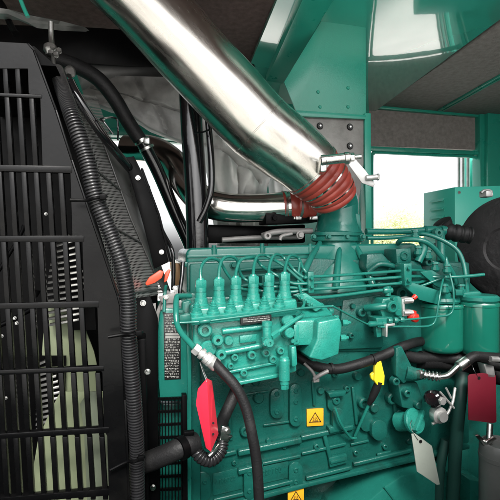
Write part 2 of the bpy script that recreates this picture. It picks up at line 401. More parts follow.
def lug(x0, y0, x1, y1, dep, holes, v=VK, hr=2.0):
    w = (x1-x0)/2; cx = (x0+x1)/2; pts = []
    for k in range(9): a = math.pi*k/8; pts.append((cx+w*math.cos(a), y0+w-w*math.sin(a)))
    for k in range(9): a = math.pi*k/8; pts.append((cx-w*math.cos(a), y1-w+w*math.sin(a)))
    mb.pris(pts, v-dep, v-.0005, .0018)
    for x, y in holes: mb.boss(x, y, v-dep, hr*1.25, .0022, .62)
lug(270.5, 389, 284, 419, .010, [(277, 394), (277, 412)])
lug(290, 384, 302, 427, .012, [(296, 391), (296, 402), (296, 419)])
lug(244, 466, 255, 500, .012, [(249.5, 473), (249.5, 491)])
lug(289, 462, 303, 490, .008, [(296, 470), (296, 482)])
lug(194, 472, 211, 502, .008, [(205, 482), (198, 494)])
lug(328, 390, 340, 412, .010, [(334, 399)])
lug(333, 408, 344, 432, .016, [])
lug(372, 420, 387, 441, .022, [])
lug(361, 412, 373, 432, .012, [])
for b_ in [(258, 397, 5.2, .010, 0), (245, 430, 5.5, .010, .55), (245, 408, 3, .006, 0), (334, 399, 4, .014, .4), (362, 402, 5.5, .012, .55), (373, 407, 4.5, .010, 0), (390, 397, 6, .014, .5), (398, 412, 4, .010, 0),
           (346, 388, 3, .008, .5), (320, 390, 3.4, .008, 0), (213, 428, 3.4, .006, .5), (222, 415, 3, .006, 0), (214, 462, 2.6, .006, .55), (268, 440, 2.5, .006, 0), (316, 446, 3, .007, .5), (355, 452, 2.6, .007, .5),
           (384, 446, 2.6, .007, .5), (234, 462, 2.4, .006, .5), (284, 446, 2.4, .005, 0), (300, 372, 3.4, .010, 0), (334, 374, 3, .008, .5), (408, 440, 3, .008, 0), (356, 375, 4, .012, 0), (270, 372, 5, .012, 0), (255, 381, 4, .01, 0)]:
    mb.boss(b_[0], b_[1], VK-.0005, b_[2], b_[3], b_[4])
# flat pads
mb.pris([(329, 458), (347, 454), (348, 463), (330, 468)], VK-.010, VK-.0008, .002)
mb.pris([(331, 461.5), (346, 458), (346, 461), (331, 464.5)], VK-.013, VK-.0095, .001)
mb.pris([(328, 393), (347, 391), (345, 396), (330, 398)], VK-.020, VK-.0008, .002)
mb.pris([(329, 428), (344, 424), (345, 430), (330, 434)], VK-.016, VK-.0008, .002)
mb.pris([(213, 474), (242, 467), (242, 489), (213, 496)], VK-.003, VK-.0006, .001)
mb.pris([(257, 468), (288, 461), (288, 478), (257, 485)], VK-.003, VK-.0006, .001)
# embossed casting marks, too worn to read
def marks(x0, y0, n, dx, dy, h, v, s):
    rnd = random.Random(s)
    for k in range(n):
        x = x0+k*dx; y = y0+k*dy; q = rnd.random()
        mb.pris([(x, y), (x+dx*.22, y-.05), (x+dx*.22, y+h), (x, y+h)], v-.0015, v+.0005, 0)
        mb.pris([(x+dx*.24, y), (x+dx*.7, y-.1), (x+dx*.7, y+h*.25), (x+dx*.24, y+h*.25)], v-.0015, v+.0005, 0)
        if q > .4: mb.pris([(x+dx*.24, y+h*.75), (x+dx*.7, y+h*.72), (x+dx*.7, y+h), (x+dx*.24, y+h)], v-.0015, v+.0005, 0)
        if q > .65: mb.pris([(x+dx*.5, y+h*.3), (x+dx*.7, y+h*.3), (x+dx*.7, y+h*.7), (x+dx*.5, y+h*.7)], v-.0015, v+.0005, 0)
marks(219, 480, 6, 2.9, -.65, 4, VK-.003, 1); marks(262, 471, 6, 3.4, -.75, 5, VK-.003, 2)
blk = build(mb, 'engine_block', M_cast, eng)
# ---- oil pan and rail
mb = MB(); mb.pris([(186, 520), (310, 486), (470, 449), (470, 560), (300, 620), (186, 620)], VK+.09, .36, .008)
mb.pris([(186, 514.5), (310, 482.5), (470, 445), (470, 449), (310, 487), (186, 520)], VK-.010, .40, .002)
build(mb, 'oil_pan', M_cast, eng)
# foot / bracket at the bottom right
mb = MB(); mb.pris([(330, 560), (345, 522), (384, 488), (402, 476), (424, 471), (434, 462), (444, 466), (449, 474), (449, 560)], VK-.02, VK+.1, .004)
mb.pris([(470, 480), (484, 482), (484, 560), (470, 560)], VK-.03, VK+.02, .003); mb.cyl(E(384, 487, VK-.021), E(403, 512, VK-.021), .0018)
build(mb, 'mounting_bracket', M_green, eng)
# ---- cylinder head & side cover
mb = MB()
mb.pris([(187, 262), (300, 258), (440, 262), (470, 270), (470, 330), (187, 322)], .135, .40, .004)
mb.pris([(360, 296), (470, 300), (470, 352), (300, 352), (300, 300)], .095, .13, .004)
mb.pris([(343, 300), (383, 294), (384, 348), (338, 350)], .085, .094, .004)
for b_ in [(360, 312, 4.5, .012, .5), (374, 330, 3, .01, 0), (350, 335, 3, .01, .5), (352, 306, 2.5, .008, 0), (378, 306, 2.5, .008, .5)]: mb.boss(b_[0], b_[1], .0845, b_[2], b_[3], b_[4])
# lumps on the head, right of the manifold
mb.pris([(396, 249), (411, 248), (412, 262), (409, 264), (397, 264)], .085, .134, .003)
mb.boss(404, 256, .085, 4.5, .004, .62)
mb.pris([(367, 254), (383, 253), (391, 262), (388, 276), (372, 277), (366, 268)], .100, .134, .005)
mb.pris([(384, 262), (398, 258), (420, 262), (424, 270), (400, 274), (384, 272)], .110, .134, .004)
for b_ in [(372, 260, 4, .016, 0), (381, 268, 4.5, .012, .5), (416, 255, 3.5, .02, 0), (424, 262, 4, .02, .5), (432, 285, 5, .02, .5), (420, 290, 3.4, .02, 0), (376, 285, 4, .02, 0), (395, 292, 6, .03, .5), (366, 281, 3, .015, .5)]: mb.boss(b_[0], b_[1], .13, b_[2], b_[3], b_[4])
mb.tube([E(368, 272, .10), E(380, 264, .09), E(396, 267, .09), E(410, 272, .1)], .006, n=5)
build(mb, 'cylinder_head', M_cast, eng)
# valve cover with lip
mb = MB()
mb.pris([(186, 252), (190, 248), (300, 245), (414, 243), (420, 247), (420, 262), (186, 266)], .15, .36, .006, 3)
mb.pris([(184.5, 262), (300, 258.5), (421, 258), (421, 263), (184.5, 267)], .142, .37, .002)
mb.pris([(187, 255.5), (300, 252), (310, 252), (310, 254.5), (187, 258)], .1465, .151, .001)
for x, y in [(262, 250), (310, 250), (214, 252)]: mb.lathe(E(x, y, .155)-W*.006, W, [(0, .008), (.012, .008), (.012, .005), (.020, .005), (.020, 0)], 12)
build(mb, 'valve_cover', M_green, eng)
mb = MB()        # manifold side plate behind the injector lines
mb.pris([(190, 264), (300, 260), (300, 308), (190, 312)], .118, .134, .004)
for x, y in [(233, 265), (276, 268)]: mb.bolt(x, y, .118, 2.6, .010)
mb.pris([(262, 276), (272, 275), (272, 287), (262, 288)], .09, .117, .002)
for y in (268, 275, 284): mb.tube([E(240, y+2, .108), E(262, y, .106), E(300, y-1.5, .105)], .0036, n=4)
build(mb, 'side_plate', M_sidep, eng)
# ---- intake manifold elbow
c = E(338, 240, .20); k = K(c)
def Y(py): return (240-py)*k
base = Vector((c.x, c.y, CAM.z+(250-240)*k))
mb = MB()
mb.lathe(base+W*Y(334), W, [(0, 50*k), (Y(300)-Y(334), 50*k), (Y(285)-Y(334), 45*k), (Y(270)-Y(334), 39*k), (Y(256)-Y(334), 31*k), (Y(246)-Y(334), 26*k), (Y(241)-Y(334), 25*k), (Y(241)-Y(334), 0)], 40, sc=.8)
mb.lathe(base, W, [(Y(242), 29*k), (Y(241), 31*k), (Y(237.4), 31*k), (Y(237), 30*k), (Y(236.8), 28.6*k), (Y(236.5), 30*k), (Y(236), 31*k), (Y(233), 31*k), (Y(232), 29*k), (Y(232), 0)], 40, sc=.75)
# neck, bending up-left to meet the hose
top = P(336, 198, c.y-.01)
mb.tube([base+W*Y(233), base+W*Y(222), base+W*Y(212), base+W*Y(204), top], [24*k, 21*k, 20*k, 20*k, 20*k], n=5, seg=32)
for x in (313, 328, 346, 362): mb.bolt(x, 236.8, .145, 2.1, .01)
mb.pris([(351, 212), (360, 214), (362, 232), (352, 232)], .16, .19, .002)
# stiffening ribs on the flare
for (x0, x1) in [(320, 297), (340, 336), (354, 374)]:
    mb.tube([E(x0, 243, .165), E(x0*.6+x1*.4, 258, .135), E(x1, 288, .10)], [.006, .007, .008], n=5)
build(mb, 'intake_manifold', M_green, eng)
mb = MB()
mb.pris([(300, 296), (386, 290), (386, 304), (300, 309)], .088, .117, .004)
build(mb, 'manifold_cover', M_cast, eng)

# ---- front gear housing on the left with data plate
mb = MB()
VH = .045
mb.pris([(160, 312), (166, 308), (184, 310), (187, 318), (188, 402), (160, 402), (158, 380), (157, 335)], VH, VH+.06, .004)
mb.pris([(182, 302), (192, 300), (192, 520), (183, 520)], VH+.004, VK, .004)
mb.pris([(190, 305), (197, 303), (197, 345), (190, 345)], VH-.02, VK, .004)
mb.pris([(160, 404), (186, 404), (187, 520), (160, 520)], VH+.04, VH+.08, .003)
mb.pris([(179, 315), (196, 313), (196, 322), (179, 324)], VH-.02, VH+.01, .003)
fh = build(mb, 'front_housing', M_green, eng)
mb = MB(); mb.pris([(163.5, 313), (180.5, 313), (181, 379), (164.5, 380)], VH-.0018, VH-.0003, .0004)
dp = build(mb, 'data_plate', M_ink, fh, label='black and silver data plate covered in small print')
mb = MB(); rnd = random.Random(5)
for row in range(24):
    y = 314.5+row*2.68; x = 164.8
    if row in (7, 8): 
        mb.pris([(165.3, y), (179.8, y), (179.8, y+2.1), (165.3, y+2.1)], VH-.0026, VH-.0019, 0); continue
    while x < 179:
        w = rnd.choice([.4, .6, .9, 1.6]); w = min(w, 180-x)
        hh = rnd.choice([.5, 1.0, 1.5, 1.9])
        mb.pris([(x, y), (x+w, y), (x+w, y+hh), (x, y+hh)], VH-.0026, VH-.0019, 0); x += w+rnd.choice([.4, .6, 1.0])
build(mb, 'print', M_white, dp)
# ---- belt guard mesh below it
mb = MB()
for k in range(9): mb.pris([(158.5+k*3.2, 398), (159.5+k*3.2, 398), (160+k*3.2, 520), (159+k*3.2, 520)], VH-.016, VH-.012, 0)
for k in range(9): mb.pris([(158, 398+k*13), (186, 398+k*13-1), (186, 400.2+k*13-1), (158, 400.4+k*13)], VH-.011, VH-.007, 0)
mb.pris([(182, 395), (187, 395), (188, 520), (183, 520)], VH-.02, VH-.006, .001)
build(mb, 'belt_guard', M_black, eng)

# ---- injection pump
mb = MB()
VPF = -.012
mb.pris([(193, 309), (297, 299), (297, 372), (290, 374), (236, 386), (222, 372), (200, 360), (193, 345)], VPF, .085, .004, 3)
# sloping top shelf that carries the valves
sh = [E(191, 318, VPF-.016), E(297, 307.5, VPF-.016), E(297, 298, .03), E(192, 305, .03)]
mb.solid([p for p in sh], Vector((0, .004, -.014)), .002)
# long cast bars and plates on the face
ridge(192, 322.5, 297, 312, 1.6, .012, VPF)
for (x0, y0, x1, y1, hw) in [(222, 331.5, 264, 326.5, 3.4), (223, 353, 262, 345.5, 3.2)]:
    a, b = E(x0, y0, VPF-.006), E(x1, y1, VPF-.006); mb.cyl(a, b, hw*K(a), seg=16, bev=.001)
mb.pris([(240, 336), (257, 334), (257, 341.5), (240, 343.5)], VPF-.007, VPF-.0005, .0015)
ridge(226, 372, 276, 362, 1.4, .006, VPF); ridge(237, 382, 278, 374, 2.0, .010, VPF)
mb.boss(204, 329, VPF, 7.0, .016, .52); mb.boss(216, 338, VPF, 5.6, .022, .36); mb.boss(219.5, 352.5, VPF, 5.2, .020, .4)
mb.boss(207, 347, VPF+.01, 8.5, .020, 0); mb.boss(228, 340, VPF, 4.5, .010, 0)
for x, y, r in [(234, 356.5, 3.6), (250.5, 353.8, 4.4), (264.5, 351.5, 4.2), (272, 358.5, 4.0), (279.5, 350, 3.8), (243, 372, 3.6), (286, 333, 5.2), (286, 319, 6.2), (230, 365, 3.0), (210, 362, 3.4)]:
    mb.boss(x, y, VPF-.0005, r, .013 if r > 4 else .009, .55 if r < 5 else 0)
marks(250, 368.5, 4, 3.2, -.6, 2.4, VPF, 4)
mb.pris([(291, 347), (297, 346), (298, 366), (292, 368)], VPF-.018, VPF+.03, .004)
for x in (291, 296): mb.boss(x, 340, VPF-.002, 2.2, .01, 0)
mb.boss(288, 339, VPF-.010, 0.1, .001, 0)
pump = build(mb, 'injection_pump', M_pump, eng)
# lift pump parts
mb = MB()
k = K(E(284, 370, VPF-.03)); p = E(284.3, 384, VPF-.028)
mb.lathe(p, W, [(0, 4.6*k), (4*k, 4.6*k), (4*k, 5.6*k), (24*k, 5.6*k), (25*k, 4.8*k), (27*k, 4.6*k), (28*k, 3.2*k), (28*k, 0)], 20)
mb.hexa(E(284.3, 389, VPF-.028), W, 4.4*k, 5*k)
p = E(267, 346, VPF-.03)
mb.lathe(p, W, [(0, 4.8*k), (3*k, 5.6*k), (9*k, 5.6*k), (9*k, 4.6*k), (20*k, 4.6*k), (20*k, 5.4*k), (24*k, 5.4*k), (25*k, 3*k), (25*k, 0)], 20)
mb.boss(268, 342, VPF-.042, 4.4, .012, .3); mb.hexa(E(266, 342, VPF-.045), -V, 4*k, .007)
mb.cyl(E(271, 337, VPF-.032), E(302, 315, VPF-.005), 2.3*k, seg=12)
mb.cyl(E(271, 337, VPF-.032), E(278, 332, VPF-.027), 3.4*k, seg=6)
mb.boss(288, 332, VPF-.012, 5.2, .012, 0)
build(mb, 'feed_pump', M_pump, pump)
mb = MB(); mb.pris([(240.5, 317.2), (271.5, 314.4), (271.7, 321.8), (240.7, 325)], VPF-.0178, VPF-.0125, .0006)
npl = build(mb, 'name_plate', M_ink, pump, label='small black name plate with fine white print')
mb = MB(); rnd = random.Random(9)
for row in range(3):
    x = 243.5 if row else 249.0
    while x < 269:
        w = rnd.choice([.6, 1., 2.]); yy = 318.1+row*1.9-(x-241)*.09; mb.pris([(x, yy), (x+w, yy-.05), (x+w, yy+.75), (x, yy+.8)], VPF-.0184, VPF-.0179, 0); x += w+.5
mb.pris([(243, 318.4), (247, 318), (247, 320), (243, 320.4)], VPF-.0184, VPF-.0179, 0)
build(mb, 'print', M_white, npl)
# six delivery valves and six vent caps: one built, five copied
VX = [200.8, 218.8, 235.8, 253.2, 268.8, 284.6]
def vpos(i): return E(VX[i], 306-(i*1.55), .022)
p0 = vpos(0); k = K(p0)
mb = MB()
mb.lathe(p0-W*.006, W, [(0, 8.0*k), (5*k, 8.0*k), (6*k, 7.0*k), (11*k, 6.6*k), (11.5*k, 5.8*k), (17*k, 5.8*k), (17*k, 5.2*k), (18*k, 5.2*k), (18*k, 5.7*k), (22*k, 5.7*k), (22*k, 0)], 24)
mb.hexa(p0-W*.006+W*21.5*k, W, 5.9*k, 8*k)
mb.lathe(p0-W*.006+W*29*k, W, [(0, 4.2*k), (2.2*k, 3.2*k), (2.6*k, 0)], 16)
dv = build(mb, 'delivery_valve', M_pump, pump)
def cpos(i): return E([196.5, 213.2, 230.5, 248, 264, 279][i], 316-i*1.7, -.016)
q0 = cpos(0); k2 = K(q0)
mb = MB(); tl = (W*1.0-V*.18).normalized()
mb.lathe(q0, tl, [(0, 6.8*k2), (3*k2, 6.6*k2), (4*k2, 5.4*k2), (6*k2, 5.2*k2), (6.2*k2, 4.2*k2), (8*k2, 4.4*k2), (8.3*k2, 3.4*k2), (10*k2, 3.8*k2), (10.4*k2, 2.8*k2), (12.5*k2, 2.8*k2), (13*k2, 1.8*k2), (14.5*k2, 1.6*k2), (15*k2, 0)], 18)
mb.hexa(q0+tl*6.2*k2, tl, 4.9*k2, 2.6*k2)
vc = build(mb, 'vent_cap', M_pump, pump)
# screws between, real flange steps
for i in range(1, 6):
    copy_part(dv, vpos(i)-p0); copy_part(vc, cpos(i)-q0)
# ---- injection lines, one mesh each
tops = [vpos(i)+W*(24.0*k) for i in range(6)]
CB = E(311, 282, .03)
ends = [(404, 268), (404, 271.5), (404, 275), (404, 278.5), (404, 282), (404, 284)]
loops = [
    [(201, 268), (206, 260), (213, 258.5), (220, 262), (228, 275), (240, 288), (262, 291), (290, 292), (309, 291.5)],
    [(219.5, 268), (223, 259), (230, 256.5), (237, 260), (239, 270), (246, 280), (268, 286), (296, 288), (310, 288.5)],
    [(236.5, 270), (241, 260), (250, 257.5), (256, 258.5), (262, 266), (274, 274), (292, 283), (309, 285.5)],
    [(254, 266), (257, 257), (262, 255), (268, 256.5), (284, 266), (298, 278), (309, 282.5)],
    [(269.5, 266), (273, 256.5), (278, 254.5), (284, 258), (294, 270), (303, 277), (310, 279.5)],
    [(285.5, 266), (289, 257), (294, 255.8), (299, 259), (303, 268), (307, 274), (312, 276.5)]]
fl = []
for i in range(6):
    vs_ = .022; pts = [tops[i]-W*.004, tops[i]+W*.002]
    for j, (x, y) in enumerate(loops[i]):
        t = (j+1)/len(loops[i]); vv = .022+.05*math.sin(min(t*1.3, 1)*math.pi*.5)-(.035*t if t > .7 else 0)
        pts.append(E(x, y, vv))
    row = [2, 2, 1, 1, 0, 0][i]; bk = (i % 2)*.0075; y0 = 277+row*6.2
    pts = pts[:-1]+[E(306, y0+.4, .036+bk), E(316, y0-.4, .042+bk), E(335, y0-1.4, .046+bk), E(365, y0-3.4, .055+bk), E(404, y0-6.4, .065+bk), E(418, y0-6.8, .08+bk), E(430, y0-5-row*2, .10+bk), E(438, y0-2, .14)]
    mb = MB(); mb.tube(pts, .0030, n=7, seg=10)
    build(mb, 'fuel_line', M_green, eng)
mb = MB(); mb.pris([(308, 272), (314, 271.5), (314.5, 293), (308.5, 293.5)], .030, .062, .002)
for y in (278, 286.5): mb.bolt(311, y, .03, 1.9, .006)
build(mb, 'pipe_clamp', M_green, eng)
mb = MB(); mb.pris([(404, 264), (412, 263), (412, 285), (405, 286)], .050, .085, .002); mb.bolt(408, 268, .05, 2, .006); mb.bolt(408, 280, .05, 2, .006)
mb.pris([(400, 282), (404, 280), (444, 292), (470, 296), (470, 302), (436, 304), (420, 300)], .06, .068, .001)
build(mb, 'pipe_clamp', M_green, eng)
# ---- other small pipes
def pipe(pts, r, name='fuel_pipe', m=M_green, n=7, parent=eng, seg=12):
    mb = MB(); mb.tube([E(*p) for p in pts], r, n=n, seg=seg); return mb, (name, m, parent)
def fin(x): return build(x[0], *x[1])
a = pipe([(172, 323, -.03), (196, 322, -.034), (212, 320.5, -.036), (260, 314, -.036), (300, 308.5, -.034), (330, 306.3, -.03), (334, 307, -.03), (350, 315.5, 0), (366, 323.6, .03), (372, 324, .035)], .0021)
a[0].lathe(E(199, 322, -.035), E(209, 320.6, -.036)-E(199, 322, -.035), [(0, .0022), (.003, .0042), (.016, .0042), (.019, .0025)], 12); fin(a)
a = pipe([(300, 297, .03), (320, 297.6, .035), (345, 295, .05), (378, 290.5, .06), (386, 290.5, .06)], .0034); 
a[0].lathe(E(383, 290.5, .058), U, [(0, .005), (.004, .0075), (.012, .0075), (.012, .006), (.020, .006)], 14); a[0].lathe(E(388, 290, .058)-W*.012, W, [(0, .006), (.02, .006), (.02, 0)], 14); fin(a)
# spill rail returning along the pump right
fin(pipe([(300, 262, .05), (298, 280, .045), (302, 296, .02), (304, 304, -.01), (302, 308, -.02)], .0026))
# left fuel pipe with the square bend down to the silver union
a = pipe([(190, 296, .02), (180, 296, .0), (176.5, 298, -.01), (176, 312, -.03), (177, 324, -.04), (182, 334, -.055), (190, 343, -.075), (194.5, 348, -.085)], .0046); fin(a)
fin(pipe([(166, 286, .06), (165, 292, .05), (164, 312, .04)], .003))
# governor housing
mb = MB()
VG = -.010
gl = (E(340, 330, VG-.01)-E(295, 330, VG-.01)).dot(U)
gp = lambda y, v: E(295, y, VG-.01)+V*(v-VG+.01)
mb.solid([gp(346, VG-.01), gp(321, VG-.01), gp(308, VG+.05), gp(308, VG+.085), gp(346, VG+.085)], U*(gl-.006), .003)
mb.pris([(294, 325), (299, 324.5), (299, 344), (294, 345)], VG-.014, VG-.0105, .001)
mb.pris([(318, 322), (340, 317.5), (342.5, 325), (339, 355), (322, 361), (309, 358), (317, 340)], VG-.030, VG+.04, .0035, 3)
mb.pris([(316, 345), (333, 345), (331, 362), (312, 362)], VG-.004, .06, .004)
mb.pris([(296, 296), (306, 293), (326, 306), (316, 312)], VG+.01, VG+.03, .002)
for x, y, v in [(301, 297, .008), (307, 301, .008), (313, 305, .008)]: mb.bolt(x, y, VG+v, 2.2, .007)
for x, y, v in [(331, 312, .03), (303, 317, .01), (336, 319, -.012)]: mb.hexa(E(x, y, VG+v)-W*.002, W-V*.2, .0052, .008)
for x, y in [(342, 323), (340, 338)]: mb.lathe(E(x, y, VG-.005), U, [(0, .006), (.010, .006), (.010, .0035), (.016, .003)], 10)
mb.boss(314, 352, VG-.001, 4, .008, .5)
build(mb, 'governor_housing', M_pump, eng)
# fuel shut-off cluster in the middle right
mb = MB()
VS = .045
mb.pris([(383, 299), (400, 296), (404, 300), (404, 318), (384, 320), (380, 310)], VS, .09, .003)
mb.boss(389, 306, VS, 6, .016, .5); mb.boss(396, 312, VS-.001, 3.5, .010, 0); mb.boss(393, 299, VS-.001, 2.6, .01, 0)
mb.tube([E(366, 308, .07), E(376, 307, .05), E(388, 306, .04)], .0075, n=4, seg=14)
mb.pris([(376, 318), (392, 317), (398, 323), (396, 328), (378, 328)], VS-.015, VS+.02, .003)
mb.lathe(E(368, 324.2, .033), U, [(0, .003), (.003, .0058), (.016, .0058), (.018, .0046), (.03, .0046), (.03, .006), (.038, .006)], 12)
for x in (388, 394, 400): mb.lathe(E(x, 320.6-(x-388)*.06, VS-.02), U, [(0, .0048), (.004, .006), (.008, .0048)], 8)
mb.pris([(376, 325), (387, 324), (387, 336), (377, 337.5)], VS-.008, VS+.004, .001)
build(mb, 'fuel_valve', M_green, eng)
mb = MB(); mb.pris([(386.5, 324.5), (395, 323.5), (395, 325.5), (388, 326.5), (387.5, 337), (386, 337)], VS-.026, VS-.0105, .0005); build(mb, 'valve_bracket', M_alu, eng); mb = MB()
mb.pris([(402.5, 299), (413, 297.5), (413.5, 303), (405, 304), (405, 311), (413.5, 310), (413.5, 315), (403, 316.5)], VS-.004, VS+.02, .001)
for y in (301, 313): mb.cyl(E(404, y, VS-.006), E(413, y-.5, VS-.006), .0035)
build(mb, 'solenoid', M_alu, eng)
mb = MB(); k = K(E(413, 300, VS)); mb.lathe(E(413, 298.5, VS), (U*.9+W*.7), [(0, 2.2*k), (3*k, 2.6*k), (4*k, 2.6*k), (4.5*k, 0)], 12); build(mb, 'red_plug', M_capr, eng); mb = MB()
mb.lathe(E(413, 319, VS), W, [(0, 5.5*k), (3*k, 5.8*k), (5*k, 5.2*k), (5*k, 3.4*k), (8*k, 3.2*k), (9*k, 0)], 18); mb.boss(414, 318, VS-.004, 4, .008, .4)
build(mb, 'red_plug', M_capr, eng)
fin(pipe([(398, 320.5, VS-.02), (420, 318.4, VS-.02), (438, 316.5, VS-.015), (448, 315, 0.03), (453, 309, .03), (453.5, 292, .03), (450, 275, .04), (446, 262, .05)], .0021))
fin(pipe([(380, 327, VS-.02), (400, 326.5, VS-.02), (420, 326.6, VS-.02), (430, 325.5, .03), (435.5, 320, .03), (438.5, 303, .03), (441, 288, .04), (444, 276, .06)], .0021))
fin(pipe([(410, 276, .09), (430, 277, .08), (452, 277, .06), (470, 276, .05), (484, 274.5, .045)], .0036))
fin(pipe([(410, 289, .09), (424, 285, .08), (440, 279, .07), (450, 277, .06)], .003))
# top right pipes
mb = MB()
mb.tube([E(366, 231.5, .18), E(400, 231.5, .18), E(432, 229.5, .18), E(446, 229, .18)], .0072, n=4, seg=16)
mb.lathe(E(424, 230.5, .178), U, [(0, .008), (.003, .012), (.03, .012), (.032, .009), (.045, .009), (.045, .013), (.055, .013)], 16)
mb.cyl(E(440, 232, .175), E(441, 262, .15), .011, seg=16); mb.boss(436, 233, .16, 4.5, .012, .4)
mb.lathe(E(440, 243, .172), -W, [(0, .014), (.012, .014), (.012, .012)], 6)
build(mb, 'coolant_pipe', M_green, eng)
fin(pipe([(367, 238, .17), (392, 237.5, .16), (410, 236, .15), (424, 234, .13), (440, 239, .11), (456, 249, .09), (463, 262, .08), (466, 280, .07), (467, 296, .07)], .0050, seg=14))
fin(pipe([(398, 243, .15), (402, 240, .13), (416, 239.5, .11), (428, 243, .10), (440, 255, .10), (452, 272, .10), (458, 288, .1)], .0058, seg=14))
mb = MB()
for x, y, v in [(415, 236, .12), (418, 252, .11), (428, 256, .11), (435, 268, .09), (447, 270, .045), (461, 290, .07), (445, 290, .05)]:
    kk = K(E(x, y, v)); mb.lathe(E(x, y+4, v), W, [(0, 2.6*kk), (2*kk, 4.2*kk), (5*kk, 4.2*kk), (5*kk, 3*kk), (8*kk, 3*kk), (8*kk, 4*kk), (10*kk, 3.6*kk), (11*kk, 0)], 10)
mb.tube([E(418, 262, .11), E(424, 248, .11), (E(422, 240, .11))], .009, n=4, seg=14)
for x in (446.5,): mb.lathe(E(x, 268, .045), W, [(0, .006), (.01, .005), (.022, .002), (.024, 0)], 10)
mb.pris([(420, 272), (432, 270), (456, 284), (450, 292), (436, 286)], .075, .08, .001)
build(mb, 'pipe_union', M_green, eng)
# spare castings behind the lines
mb = MB()
mb.pris([(432, 262), (470, 262), (474, 340), (430, 340)], .16, .3, .006)
build(mb, 'rear_housing', M_cast, eng)

# ---- fuel filters
def filt(cx, wpx, ytop, ybot, v, lab):
    p = E(cx, ybot, v); k = K(p); r = wpx/2*k; h = (ybot-ytop)*k
    mb = MB(); mb.lathe(p, W, [(0, r*.15), (.001, r*.78), (.004, r*.90), (.009, r*.98), (.016, r), (h-.006, r), (h-.005, r*1.035), (h, r*1.035), (h+.003, r*.99), (h+.004, 0)], 48)
    return build(mb, 'fuel_filter', M_can, eng, label=lab)
filt(441, 42, 304, 351, .09, 'left of the two glossy dark green fuel filters')
f2 = filt(479, 36, 303, 355, .05, 'right of the two glossy dark green fuel filters')
mb = MB()
p = E(441, 302, .09); k = K(p); mb.lathe(p, W, [(0, 17*k), (2*k, 18*k), (5*k, 17*k), (7*k, 11*k), (7*k, 0)], 36)
p = E(479, 301.5, .05); k = K(p); mb.lathe(p, W, [(0, 17*k), (2*k, 18.5*k), (5*k, 18.3*k), (7*k, 16*k), (7.6*k, 0)], 40)
mb.pris([(462, 293), (480, 291), (484, 296), (464, 300)], .05, .09, .003); mb.hexa(E(458, 295, .05), W, .012, .012)
build(mb, 'filter_head', M_green, eng)

# ---- dipstick, filler cap, warning labels
mb = MB()
mb.tube([E(379, 381, .05), E(376, 389, .055), E(372, 398, .06), E(369, 404, .065)], [.0075, .0085, .0075, .005], n=4, seg=14)
ds = build(mb, 'dipstick', M_rub, eng, label='oil dipstick with yellow grip')
mb = MB(); mb.pris([(375.5, 359.5), (379, 358.5), (381.5, 361), (385, 376), (384.5, 385.5), (377.5, 385.5), (374.5, 381), (375, 373.5)], .045, .055, .002, 3)
mb.pris([(374, 372.5), (376, 371), (375.5, 383), (371.5, 379), (371, 375)], .050, .058, .002, 3)
build(mb, 'grip', M_yel, ds)
mb = MB(); mb.tube([E(369, 404, .066), E(362, 420, .075), E(355, 436, .088)], .0033, n=4); 
mb.tube([E(335, 408, .07), E(341, 424, .07), E(350, 437, .085), E(356, 438, .088)], .0028, n=5)
build(mb, 'dipstick_tube', M_green, eng)
mb = MB()
p = E(416, 421, .04); k = K(p); ax = (-V*.9+U*.25+W*.35).normalized()
mb.lathe(p-ax*.012, ax, [(0, 9*k), (.004, 12.4*k), (.010, 12.6*k), (.013, 11.5*k), (.013, 9*k), (.015, 8.6*k), (.015, 0)], 32)
s1 = ax.cross(W).normalized(); s2 = (s1*.75+ax.cross(s1)*.65).normalized(); s3 = ax.cross(s2)
mb.box(p+ax*.007, s2*12*k, s3*1.8*k, ax*.006, .0015)
mb.cyl(p-ax*.012, p-ax*.045, 9*k, 10*k)
build(mb, 'filler_cap', M_pump, eng)
def warn(x0, y0, x1, y1, sk, lab):
    v = VK-.004
    mb = MB(); mb.pris([(x0, y0+sk), (x1, y0), (x1, y1-sk), (x0, y1)], v, VK, .0003)
    o = build(mb, 'warning_label', M_lab, eng, label=lab)
    cx, cy = (x0+x1)/2, (y0+y1)/2; s = (x1-x0)
    mb = MB(); T = [(cx, cy-.33*s), (cx+.38*s, cy+.30*s-sk*.3), (cx-.38*s, cy+.30*s+sk*.3)]
    for i in range(3):
        a, b = T[i], T[(i+1) % 3]; g = lambda p, f: (cx+(p[0]-cx)*f, cy+.08*s+(p[1]-cy-.08*s)*f)
        mb.pris([a, b, g(b, .80), g(a, .80)], v-.0006, v-.0001, 0)
    for i in range(3):
        xx = cx-.1*s+i*.1*s; mb.tube([E(xx, cy+.18*s, v-.0006), E(xx+.03*s, cy+.12*s, v-.0006), E(xx-.02*s, cy+.05*s, v-.0006), E(xx+.02*s, cy-.03*s, v-.0006)], .0004, n=3, seg=6)
    mb.pris([(cx-.17*s, cy+.20*s), (cx+.17*s, cy+.19*s), (cx+.17*s, cy+.23*s), (cx-.17*s, cy+.24*s)], v-.0006, v-.0001, 0)
    build(mb, 'hot_surface_symbol', M_ink, o)
warn(307, 408.5, 323.5, 426.5, 1.0, 'amber hot surface warning label with black triangle, upper')
warn(288, 487.5, 304, 505, 1.5, 'amber warning label cut by the bottom of the picture')
